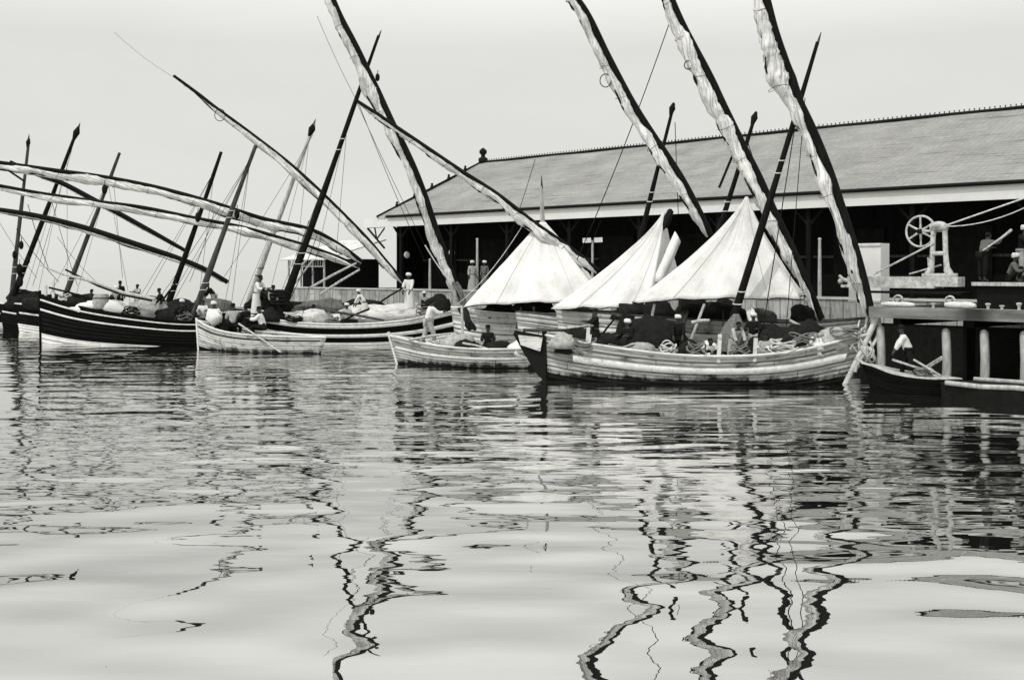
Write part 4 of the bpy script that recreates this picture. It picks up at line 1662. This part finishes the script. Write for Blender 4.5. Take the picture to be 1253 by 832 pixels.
for k, (a, b, txt) in enumerate((((928, 420, 37.2), (1015, 408, 37.0), 'long pale spar lying along the gunwale near the bow'),
                                 ((950, 404, 37.6), (978, 418, 37.4), 'short pale plank lying across the dark heap'),
                                 ((925, 432, 36.95), (965, 425, 37.0), 'pale plank end resting beside the seated man'))):
    m = MB()
    m.bar(W(*a), W(*b), .16, .11)
    tag(rebase(m.build('plank', 'spar_pale')), txt, 'plank')
GD = 'cargo on the left hand boats'
lump('sack', on(hD, 128, -.3, .86), (1.6, .5, .45), 'canvas', 'long white canvas cover on the black boat near the grey barrel', 'cover', 11, GD)
lump('sack', on(hD, 98, 0, .86), (1.0, .45, .5), 'sack_dark', 'dark curved bundle beside the bow of the black boat', 'bundle', 12, GD)
lump('sack', on(hD, 178, .2, .86), (1.1, .5, .6), 'sack', 'mottled grey heap amidships in the black boat', 'bundle', 13, GD)
lump('sack', on(hD, 212, .1, .86), (.8, .5, .42), 'sack_dark', 'dark low heap at the foot of the masts in the black boat', 'bundle', 14, GD)
lump('sack', on(hE, 372, -.2, .86), (1.3, .5, .45), 'worn_white', 'white bundled sail at the mast foot of the striped boat', 'bundle', 15, GD)
lump('sack', on(hE, 416, .3, .86), (1.6, .6, .42), 'worn_white', 'long pale cloth heap amidships in the striped boat', 'bundle', 16, GD)
lump('sack', on(hE, 470, .3, .88), (2.4, .6, .6), 'worn_white', 'largest pale cloth heap toward the bow of the striped boat', 'bundle', 17, GD)
lump('sack', on(hE, 428, -.6, .9), (.5, .3, .22), 'sack_dark', 'small dark bundle beside the bending white figure', 'bundle', 18, GD)
lump('sack', on(hB, 560, .1, .6), (.7, .4, .5), 'sack', 'mottled sack in the bow half of the open pale boat', 'sack', 19, GD)
lump('sack', on(hB, 572, -.2, .6), (.5, .35, .42), 'sack_dark', 'dark sack beside the standing white-shirted boatman', 'sack', 20, GD)
lump('sack', on(hB, 612, .1, .6), (.8, .4, .35), 'sack_dark', 'flat dark bundle in front of the silhouetted man', 'bundle', 21, GD)
lump('sack', on(hB, 640, -.2, .6), (.6, .35, .42), 'sack_pale', 'pale cloth bundle at the stern of the open pale boat', 'bundle', 22, GD)
for h_, pa, pb_, r_, mt_, nm_, txt in (
        (hE, (398, 380, 55.2), (470, 392, 55.0), .06, 'spar_brown', 'spar', 'long dark spar lying along the deck of the striped boat below the bending man'),
        (hE, (452, 378, 55.3), (420, 392, 55.1), .05, 'spar_dark', 'spar', 'short dark pole slanting from the bending white man to the gunwale'),
        (hE, (500, 392, 55.0), (556, 381, 55.3), .07, 'spar_pale', 'spar', 'pale spar along the rising bow of the striped boat'),
        (hE, (380, 352, 55.5), (436, 322, 56.5), .06, 'spar_pale', 'spar', 'upper pale spar slanting up from the striped boat in front of the small shed'),
        (hE, (392, 360, 55.5), (440, 330, 56.5), .06, 'spar_pale', 'spar', 'lower pale spar slanting up from the striped boat in front of the small shed'),
        (hE, (462, 372, 55.4), (494, 352, 55.6), .045, 'spar_dark', 'spar', 'thin dark pole leaning behind the long white robed man'),
        (hB, (500, 416, 44.2), (552, 408, 44.4), .045, 'spar_pale', 'oar', 'pale oar lying along the bow of the open pale boat'),
        (hB, (566, 420, 43.2), (600, 428, 43.0), .045, 'spar_pale', 'oar', 'short pale oar lying below the silhouetted man'),
        (hA, (690, 402, 38.2), (740, 398, 38.4), .035, 'spar_pale', 'oar', 'thin pale oar resting near the tiller of the nearest boat'),
        (hA, (735, 412, 38.6), (754, 388, 38.8), .035, 'spar_dark', 'pole', 'thin dark pole leaning behind the dark robed steersman'),
        (hA, (806, 426, 37.6), (862, 436, 37.3), .06, 'spar_pale', 'oar', 'pale oar lying along the gunwale under the largest awning'),
        (hA, (846, 395, 38.2), (868, 392, 38.2), .06, 'spar_pale', 'plank', 'short level pale plank between the dark masts under the awning'),
        (hA, (966, 392, 37.8), (996, 410, 37.5), .05, 'spar_pale', 'oar', 'pale oar slanting over the dark heaps toward the near bow'),
        (hA, (1000, 420, 37.1), (1050, 402, 37.0), .07, 'spar_dark', 'spar', 'dark spar running up to the rope tangle at the near bow'),
        (hD, (60, 352, 57.2), (112, 366, 56.8), .05, 'spar_dark', 'spar', 'dark spar lying inside the high black bow'),
        (hD, (196, 372, 55.9), (216, 345, 56.4), .05, 'spar_dark', 'pole', 'dark pole leaning at the foot of the two left masts')):
    m = MB()
    m.tube([W(*pa), W(*pa).lerp(W(*pb_), .5) + Vector((0, 0, .03)), W(*pb_)], [r_, r_ * 1.05, r_ * .8], 7)
    tag(rebase(m.build(nm_, mt_)), txt, nm_, 'loose spars and oars')
lump('sack', on(hC, 275, .35, .72), (.5, .35, .42), 'sack_dark', 'dark bundle between the crouching robed man and the grey-backed man', 'bundle', 31, GD)
lump('sack', on(hE, 335, -.5, .9), (.6, .4, .42), 'sack_dark', 'dark bundle beside the rope coil of the striped boat', 'bundle', 32, GD)
lump('sack', on(hE, 396, -.6, .9), (.5, .35, .4), 'sack', 'small grey sack on the striped boat below the shed', 'sack', 33, GD)
lump('sack', on(hE, 535, .0, .92), (.7, .4, .6), 'sack_dark', 'dark bundle in the bow of the striped boat under the heavy yard', 'bundle', 34, GD)
lump('sack', on(hA, 845, -.4, .74), (.4, .3, .45), 'sack_dark', 'small dark sack at the foot of the second mast', 'sack', 35, GS)
lump('sack', on(hA, 912, -.5, .74), (.35, .3, .4), 'sack_dark', 'small dark sack beside the seated man near the mast', 'sack', 36, GS)
lump('sack', on(hA, 690, -.4, .8), (.5, .3, .3), 'sack', 'small mottled sack on the stern of the nearest boat', 'sack', 37, GS)
GJ = 'cargo on the inner boats'
for k, (h_, px, off, r_, mt_, txt) in enumerate((
        (hJ, 805, -.4, (.7, .5, .5), 'sack_dark', 'dark bale on the inner pale boat behind the left half of the largest awning'),
        (hJ, 846, -.5, (.6, .45, .75), 'sack_dark', 'tall dark bale on the inner pale boat beside the second mast'),
        (hJ, 882, -.4, (.8, .5, .6), 'sack_dark', 'broad dark bale on the inner pale boat left of the nearest mast'),
        (hJ, 930, -.3, (.6, .5, .45), 'sack_mid', 'grey bale on the inner pale boat right of the nearest mast'),
        (hJ, 772, -.5, (.7, .5, .45), 'sack_dark', 'dark bale on the inner pale boat at the foot of the knobbed mast'),
        (hJ, 985, -.2, (.5, .4, .5), 'sack_dark', 'dark bale on the inner pale boat just left of the second yard foot'),
        (hH, 610, -.4, (.9, .5, .4), 'sack_dark', 'dark low bale below the left half of the leftmost awning'),
        (hH, 655, -.4, (.9, .5, .5), 'sack_dark', 'dark bale at the foot of the pointed pale mast'),
        (hK, 715, -.4, (.8, .5, .42), 'sack_dark', 'dark bale under the left part of the middle awning'),
        (hN, 118, -.2, (1.3, .6, .55), 'sack_dark', 'dark cargo heap behind the black bow, left of the two small standing men'),
        (hN, 185, -.1, (1.0, .6, .65), 'sack_mid', 'grey cargo heap behind the black boat, left of the twin masts'),
        (hN, 225, -.2, (1.0, .6, .6), 'sack_dark', 'dark cargo heap between the feet of the twin masts'),
        (hN, 262, -.1, (1.1, .6, .6), 'sack_mid', 'grey cargo heap behind the turbaned man of the rowing boat'),
        (hG, 60, -.1, (1.4, .6, .6), 'sack_dark', 'dark cargo heap seen over the high black bow'),
        (hL, 330, -.1, (1.3, .6, .8), 'sack_dark', 'dark cargo heap behind the mast foot of the striped boat'),
        (hL, 395, -.1, (1.5, .6, .55), 'sack_mid', 'grey cargo heap behind the striped boat below the slanting spars'),
        (hL, 445, -.1, (1.2, .6, .5), 'sack_dark', 'dark cargo heap behind the bending white robed man'),
        (hF, 30, -.1, (1.2, .6, .7), 'sack_dark', 'dark cargo heap on the dark boat at the left edge'))):
    lump('bale', on(h_, px, off, .86), r_, mt_, txt, 'bale', 50 + k, GJ)
# rope heaps, a hung net and strips of cloth among the cargo
def tangle(c, r, label, mt='rope_pale', n=7, seed=0, th=.03, group='rope heaps and nets'):
    rg = random.Random(seed + 5)
    m = MB()
    for k in range(n):
        ph, a0, tilt = rg.uniform(0, 6), rg.uniform(.6, 1), rg.uniform(-.5, .5)
        pts = []
        for j in range(17):
            a = 2 * PI * j / 16 * rg.uniform(.97, 1.03)
            pts.append(Vector(c) + Vector((math.cos(a + ph) * r[0] * a0, math.sin(a + ph) * r[1] * a0, r[2] * (k + .5) / n + math.sin(a * 2 + ph) * r[2] * .18 + tilt * math.cos(a) * r[2] * .3)))
        m.tube(pts, th, 5)
    return tag(rebase(m.build('rope_heap', mt)), label, 'rope', group)
for k, (h_, px, off, v_, r_, mt_, txt) in enumerate((
        (hA, 716, -.7, .85, (.4, .25, .35), 'rope_mid', 'grey rope heap on the stern near the rudder'),
        (hA, 760, -.8, .85, (.45, .25, .3), 'rope_mid', 'grey rope heap at the stern side of the grey bundle'),
        (hA, 818, -.9, .9, (.35, .2, .45), 'rope_pale', 'pale rope heap under the middle of the largest awning'),
        (hA, 852, -.9, .9, (.35, .22, .5), 'rope_mid', 'grey rope heap left of the crouching man between the masts'),
        (hA, 905, -1.0, .9, (.4, .2, .5), 'rope_mid', 'grey rope heap right at the foot of the nearest mast'),
        (hA, 958, -.8, .95, (.55, .25, .4), 'rope_pale', 'pale rope heap on the dark cargo right of the seated man'),
        (hA, 982, -.5, 1.0, (.5, .25, .45), 'rope_mid', 'grey rope heap over the lumpy dark bundle near the bow'),
        (hA, 1030, -.2, .95, (.5, .2, .4), 'rope_mid', 'grey rope heap just left of the bow tangle'),
        (hB, 530, -.3, .85, (.3, .2, .25), 'rope_pale', 'pale rope heap in the bow of the open pale boat'),
        (hB, 580, -.4, .85, (.35, .2, .3), 'rope_dark', 'dark rope heap left of the silhouetted seated man'),
        (hE, 360, -.9, .98, (.5, .25, .3), 'rope_dark', 'dark rope heap on the striped boat beside the mast coil'),
        (hE, 405, -.8, .98, (.5, .25, .3), 'rope_mid', 'grey rope heap on the striped boat left of the bending man'),
        (hE, 520, -.4, .98, (.5, .25, .5), 'rope_mid', 'grey rope heap on the rising bow of the striped boat'),
        (hD, 80, -.2, .98, (.4, .25, .35), 'rope_pale', 'pale rope heap just inside the high black bow'),
        (hD, 160, -.7, .98, (.5, .25, .35), 'rope_dark', 'dark rope heap on the black boat right of the barrel'),
        (hD, 226, -.7, .98, (.4, .25, .4), 'rope_mid', 'grey rope heap at the foot of the twin masts'),
        (hS, 1130, -.1, 1.0, (.3, .2, .2), 'rope_mid', 'grey rope heap in the skiff behind the bending man'))):
    tangle(on(h_, px, off, v_), r_, txt, mt_, 5, k, .026)
# dark net hung in folds at the mast of the nearest boat
m = MB()
nc0, nc1 = W(901, 384, 37.9), W(892, 430, 37.55)
rows = []
for i in range(15):
    f = i / 14
    c = nc0.lerp(nc1, f)
    rr = .07 + .27 * math.sin(min(1, f * 1.25) * PI * .62)
    rows.append([c + Vector((math.cos(a) * rr * (1 + .34 * math.sin(7 * a + f * 2)), math.sin(a) * rr * .6 * (1 + .2 * math.sin(6 * a)), 0)) for a in [2 * PI * j / 40 for j in range(40)]])
m.grid(rows, 0, None, True)
tag(rebase(m.build('fishing_net', 'basket')), 'dark brown net hung in folds at the foot of the nearest boat mast', 'net')
for k, (a, b, c_, w_, mt_, txt) in enumerate((
        ((838, 380, 39.6), (822, 428, 38.3), (815, 440, 37.7), .3, 'sack_mid', 'grey cloth strip hanging beside the second mast under the awning'),
        ((918, 378, 38.4), (926, 410, 37.9), (930, 436, 37.2), .28, 'cloth_white', 'white cloth strip hanging right of the nearest mast'),
        ((770, 386, 39.2), (758, 412, 38.6), (755, 425, 38.2), .4, 'cloth_dark', 'dark cloth hanging at the left end of the largest awning'),
        ((565, 376, 46.8), (572, 392, 45.6), (578, 404, 45.2), .35, 'cloth_dark', 'dark cloth hanging at the left corner of the leftmost awning'),
        ((556, 345, 55.2), (565, 362, 54.8), (570, 385, 54.6), .3, 'sack_mid', 'grey cloth hanging from the foot of the heavy yard by the striped bow'))):
    m = MB()
    ln = spline([W(*a), W(*b), W(*c_)], 8)
    rows = []
    for i, p_ in enumerate(ln):
        rows.append([p_ + Vector((w_ * (j / 6 - .5) * (1 + .2 * math.sin(i * .6)), .06 * math.sin(j * 2.3 + i * .3), .03 * math.sin(j * 1.7 + k))) for j in range(7)])
    m.grid(rows)
    tag(rebase(m.build('cloth_strip', mt_, None, True, .015)), txt, 'cloth', 'cloths hung to dry')
# standing rigging of the left hand boats
def shrouds(par, top, hull, pxs, d_r=.011):
    for k, px in enumerate(pxs):
        s_ = s_at(hull, px)
        e = hull.pt(s_, 1, -1 if k % 2 else 1)
        rope(par, top, e, d_r, 'rope_dark', .08, 'shroud')
shrouds(bD, W(306, 196, 56.25), hD, (180, 215, 262, 285))
shrouds(bN, W(262, 210, 61.2), hN, (150, 178, 230))
shrouds(bG, W(132, 222, 66.85), hG, (48, 100, 150))
shrouds(bF, W(82, 190, 71), hF, (20, 55, 70))
shrouds(bL, W(378, 170, 63.9), hL, (290, 330, 350))
shrouds(bE, W(425, 150, 55.95), hE, (330, 372, 400))
rope(bF, W(-5, 265, 71), W(45, 340, 70.6), .013)
rope(bF, W(20, 280, 70.7), W(72, 345, 70.3), .02)
rope(bG, W(34, 250, 66.8), W(60, 330, 66.5), .02)
for px, py in ((26, 300), (34, 318), (18, 312)):
    block(bF, W(px, py, 70.3), .22)
for px, py in ((242, 266), (290, 262), (128, 232)):
    block(bD, W(px, py, 55.5), .2)
# barrel
p = on(hD, 124, -.5, .92)
br = thing('barrel', 'grey wooden barrel standing on the black boat behind the white cover', 'barrel', p)
m = MB()
m.lathe(p, [(.33, 0), (.40, .22), (.42, .45), (.40, .68), (.33, .9)], 16)
m.build('staves', 'sack', br)
for z, r in ((.15, .385), (.7, .405)):
    m = MB()
    m.tube([p + Vector((math.cos(a) * r, math.sin(a) * r, z)) for a in [2 * PI * j / 18 for j in range(19)]], .022, 5)
    m.build('hoop', 'iron_dark', br)
p = on(hA, 823, -.5, .72)
bk = thing('basket', 'dark woven basket under the largest awning between the planks', 'basket', p)
m = MB()
m.lathe(p, [(.2, 0), (.27, .15), (.3, .35), (.27, .36), (.2, .1)], 14)
m.build('bowl', 'basket', bk)
m = MB()
m.tube([p + Vector((math.cos(a) * .3, 0, .34 + math.sin(a) * .25)) for a in [PI * j / 10 for j in range(11)]], .02, 5)
m.build('handle', 'basket', bk)
# props holding up the awnings
for k, (a, b, mt, txt) in enumerate((((862, 372, 38.8), (838, 436, 38.6), 'spar_pale', 'pale slanting prop under the largest awning beside the dark mast foot'),
                                     ((801, 372, 39.0), (789, 428, 38.9), 'spar_pale', 'short pale prop at the left end of the largest awning'),
                                     ((727, 380, 42.1), (722, 412, 42.4), 'spar_brown', 'thin dark prop under the middle awning left of the dark figure'),
                                     ((653, 376, 47.4), (655, 400, 47.8), 'spar_brown', 'short dark prop under the right end of the leftmost awning'),
                                     ((638, 376, 47.6), (632, 402, 47.9), 'spar_brown', 'slanting dark prop under the leftmost awning'),
                                     ((565, 374, 45.0), (566, 418, 44.6), 'spar_pale', 'upright pale pole standing in the open boat at the awning corner'))):
    m = MB()
    m.tube([W(*a), W(*b)], [.05, .06], 7)
    tag(rebase(m.build('prop', mt)), txt, 'prop', 'props under the awnings')

# ================================================================== PEOPLE
GP = 'boatmen'
def P(label, hull, px, off, v, face, pose, **kw):
    p = on(hull, px, off, v)
    if pose == 'sit':
        p.z += .34
    return person(label, p, face, pose, group=GP, **kw)

# near boat
P('man in dark robe standing at the stern of the nearest boat, arm forward', hA, 729, .1, .76, 100, 'stand', top='cloth_dark', head='cap', robe=True, arms='fwd', h=1.45)
P('dark cloaked man seated under the left end of the largest awning', hA, 768, .2, .76, 140, 'sit', top='cloth_dark', low='cloth_dark', head='turban', arms='knees', h=1.7)
P('stooping man in dark robe at the foot of the nearest boat mast', hA, 897, -.35, .74, 200, 'stand', top='sack', head='bare', robe=True, lean=40, arms='reach', h=1.5)
P('man in dark shirt standing right of the nearest mast under the awning edge', hA, 922, .2, .74, 160, 'stand', top='cloth_dark', low='cloth_grey', head='turban', arms='knees', h=1.6)
P('seated man in grey shirt right of the nearest mast, knees drawn up', hA, 936, -.45, .82, 150, 'squat', top='cloth_grey', low='cloth_white', head='bare', arms='knees', h=1.6)
P('crouching man in pale shirt between the two dark masts', hA, 866, -.5, .76, 210, 'squat', top='cloth_white', low='cloth_dark', head='bare', arms='knees', lean=20, h=1.6)
P('man in dark clothes standing beside the second dark mast foot', hA, 830, .0, .74, 170, 'stand', top='cloth_dark', low='cloth_dark', head='turban', arms='reach', lean=15, h=1.55)
# skiff
p = on(hS, 1112, 0, .72)
person('man in white shirt and dark trousers bending in the skiff by the piles', p, 75, 'step', 'cloth_white', 'cloth_dark', 'cap', False, 20, 'reach', 1.66, GP)
# open boat
P('dark silhouetted man seated in the open pale boat beneath the leftmost awning', hB, 597, .15, .62, 180, 'sit', top='cloth_dark', low='cloth_dark', head='cap', arms='knees', h=1.62)
P('man in white shirt stepping aboard the bow of the open pale boat', hB, 524, .1, .78, 290, 'step', top='cloth_white', low='cloth_grey', head='bare', arms='fwd', lean=14, h=1.9)
# white rowing boat
P('man in white robe crouching in the bow of the white rowing boat', hC, 262, 0, 1.0, 200, 'squat', top='cloth_white', head='turban', robe=True, arms='knees', h=1.95)
P('man with grey back seated in the white rowing boat, bare headed', hC, 285, -.15, .86, 20, 'sit', top='cloth_grey', low='cloth_dark', head='cap', arms='knees', h=1.9)
P('man in dark clothes seated in the middle of the white rowing boat', hC, 301, .1, .88, 60, 'sit', top='cloth_dark', low='cloth_dark', head='bare', arms='knees', h=1.9)
P('man in white shirt and dark trousers rowing in the white boat', hC, 322, -.1, .86, 90, 'sit', top='cloth_white', low='cloth_dark', head='cap', arms='fwd', lean=15, h=1.9)
P('stout standing man in white robe and dark cap behind the rowing boat', hE, 315, -.4, 1.0, 250, 'stand', top='cloth_white', head='cap', robe=True, arms='knees', lean=18, h=1.92)
P('seated man in white turban behind the bow of the white rowing boat', hD, 248, -.3, 1.05, 190, 'squat', top='cloth_white', low='cloth_grey', head='bare', arms='knees', h=1.6)
# black boat and those behind
P('small dark man standing on the boat behind the black one, left of a pale man', hN, 147, 0, .95, 200, 'stand', top='cloth_dark', low='cloth_dark', head='cap', arms='down', h=1.6)
P('small man in pale shirt standing on the boat behind the black one', hN, 168, .1, .95, 160, 'stand', top='cloth_grey', low='cloth_white', head='bare', arms='fwd', h=1.55)
P('dark man leaning near the raked brown mast of the black boat', hD, 200, .3, .86, 120, 'stand', top='cloth_dark', low='cloth_grey', head='cap', arms='reach', lean=20, h=1.6)
P('seated dark man at the left edge, aboard the dark boat with one stripe', hF, 22, -.2, .95, 180, 'sit', top='cloth_grey', low='cloth_dark', head='turban', arms='knees', h=1.6)
P('small dark man seated on cargo behind the black bow', hN, 112, 0, 1.0, 170, 'squat', top='cloth_dark', low='cloth_dark', head='bare', arms='knees', h=1.65)
P('small dark man bending just right of the raked brown mast', hN, 262, .2, 1.0, 90, 'stand', top='cloth_dark', low='cloth_grey', head='cap', arms='reach', lean=35, h=1.6)
P('dark man stooping at the rope coil of the striped boat', hE, 330, -.3, .95, 80, 'stand', top='cloth_dark', low='cloth_dark', head='bare', arms='reach', lean=40, h=1.6)
P('small grey man seated below the upper slanting spar by the shed', hE, 384, .3, .95, 200, 'squat', top='cloth_grey', low='cloth_dark', head='cap', arms='knees', h=1.6)
P('grey man seated high on cargo near the barrel of the black boat', hD, 142, -.2, 1.12, 190, 'squat', top='cloth_grey', low='cloth_dark', head='turban', arms='knees', h=1.65)
P('dark man seated on the black boat gunwale near the twin masts', hD, 222, -.6, 1.0, 160, 'squat', top='cloth_dark', low='cloth_dark', head='turban', arms='knees', h=1.75)
P('man in grey shirt standing behind the rowing men, dark cap', hE, 334, -.2, .95, 200, 'stand', top='cloth_grey', low='cloth_dark', head='cap', arms='reach', lean=20, h=1.65)
P('pale man seated left of the bending white robed man', hE, 424, -.4, 1.0, 170, 'squat', top='cloth_grey', low='cloth_white', head='turban', arms='knees', h=1.7)
# striped boat
P('bending man in white robe amidships on the striped boat', hE, 446, -.1, 1.02, 80, 'stand', top='cloth_white', head='turban', robe=True, lean=30, arms='reach', h=1.6)
P('standing man in long white robe at the foot of the slanting yard', hE, 501, .2, 1.15, 160, 'stand', top='cloth_white', head='turban', robe=True, arms='reach', lean=8, h=1.9)
P('man seated low beside the long white robed man, only turban and shoulders showing', hE, 519, .5, 1.15, 200, 'squat', top='cloth_grey', low='cloth_dark', head='turban', arms='knees', h=1.6)
# on the quay
for px, n, txt, tp, fa in ((578, 1.4, 'left man of two standing on the quay beside the thin post, grey robe', 'cloth_grey', 210),
                           (593, 1.9, 'right man of two standing on the quay beside the thin post, in dark robe', 'sack_mid', 150)):
    t = t_at(px, n)
    person(txt, Q(t, n, 2.44), fa, 'stand', tp, 'cloth_dark', 'turban', True, 0, 'down', 1.7, GP)
t = t_at(1202, -5.2)  # platform men's clothes toned dark to stand in for shade under the eave
person('man in clothes toned darker for shade raising a pale pole on the loading platform', Q(t, -5.2, 3.3), 290, 'stand', 'sack_mid', 'cloth_dark', 'bare', False, 25, 'up', 1.6, GP)
pb = Q(t, -5.2, 3.3)
m = MB()
m.tube([pb + Vector((-.05, -.15, 1.0)), pb + Vector((.55, -.2, 1.42)), pb + Vector((.85, -.2, 1.66))], [.03, .04, .05], 7)
tag(rebase(m.build('pole', 'spar_pale')), 'short pale pole raised by the man on the loading platform', 'pole')
t = t_at(1238, -5.0)
person('crouching man in white turban at the right edge of the loading platform', Q(t, -5.0, 3.3), 240, 'squat', 'sack_mid', 'cloth_dark', 'turban', False, 15, 'knees', 1.65, GP)
t = t_at(1252, -4.2)
person('dark standing man at the far right edge of the loading platform', Q(t, -4.2, 3.3), 215, 'stand', 'cloth_dark', 'cloth_grey', 'turban', False, 5, 'fwd', 1.75, GP)

# ================================================================== LIGHT AND CAMERA
SUN_EL, SUN_AZ = math.radians(56), math.radians(220)     # azimuth clockwise from +Y: behind the camera and to its left
EXPOSURE = 0.0
SKY_POW, SKY_MUL, SKY_STR = .07, 6.95, .1
wd = bpy.data.worlds.new('World')
scn.world = wd
wd.use_nodes = True
nt = wd.node_tree
nt.nodes.clear()
out = N(nt, 'ShaderNodeOutputWorld')
bgd = N(nt, 'ShaderNodeBackground')
sky = N(nt, 'ShaderNodeTexSky', sky_type='NISHITA')
sky.sun_disc = False
sky.sun_elevation = SUN_EL
sky.sun_rotation = SUN_AZ
sky.dust_density = 4
sky.air_density = 1
sky.ozone_density = 1
bw = N(nt, 'ShaderNodeRGBToBW')
nt.links.new(sky.outputs[0], bw.inputs[0])
val = mth(nt, 'POWER', bw.outputs[0], SKY_POW)
val = mth(nt, 'MULTIPLY', val, SKY_MUL)
gen = N(nt, 'ShaderNodeTexCoord').outputs['Generated']
sepw = N(nt, 'ShaderNodeSeparateXYZ')
nt.links.new(gen, sepw.inputs[0])
val = mth(nt, 'MULTIPLY', val, ramp(nt, sepw.outputs[2], .19, .37, 1, 1.9))
val = mth(nt, 'MULTIPLY', val, ramp(nt, sepw.outputs[2], .0, .10, 1.14, 1))
veil = noise_tex(nt, gen, 2.2, 6, .62, (1, 1, 3.5))
val = mth(nt, 'MULTIPLY', val, ramp(nt, veil, .3, .7, .955, 1.03))
nt.links.new(grey(nt, val, (1, 1, .965)), bgd.inputs['Color'])
bgd.inputs['Strength'].default_value = SKY_STR
nt.links.new(bgd.outputs[0], out.inputs[0])

sd = bpy.data.lights.new('sun', 'SUN')
sd.energy = 2.0
sd.angle = math.radians(.53)
sd.color = (1, .985, .95)
so = bpy.data.objects.new('sun', sd)
C.objects.link(so)
dirv = Vector((math.sin(SUN_AZ) * math.cos(SUN_EL), math.cos(SUN_AZ) * math.cos(SUN_EL), math.sin(SUN_EL)))
so.rotation_euler = dirv.to_track_quat('Z', 'Y').to_euler()
so.location = dirv * 80

cd = bpy.data.cameras.new('camera')
cd.sensor_fit = 'HORIZONTAL'
cd.sensor_width = 36
cd.lens = 36 * F / 1253
cd.shift_y = -(416 - HY) / 1253
cd.clip_end = 20000
cd.clip_start = .1
co = bpy.data.objects.new('camera', cd)
C.objects.link(co)
co.location = (0, 0, H)
co.rotation_euler = (PI / 2, 0, 0)
scn.camera = co
vs_ = scn.view_settings
vs_.view_transform = 'Standard'
vs_.look = 'None'
vs_.exposure = EXPOSURE
vs_.gamma = 1
vs_.use_curve_mapping = False
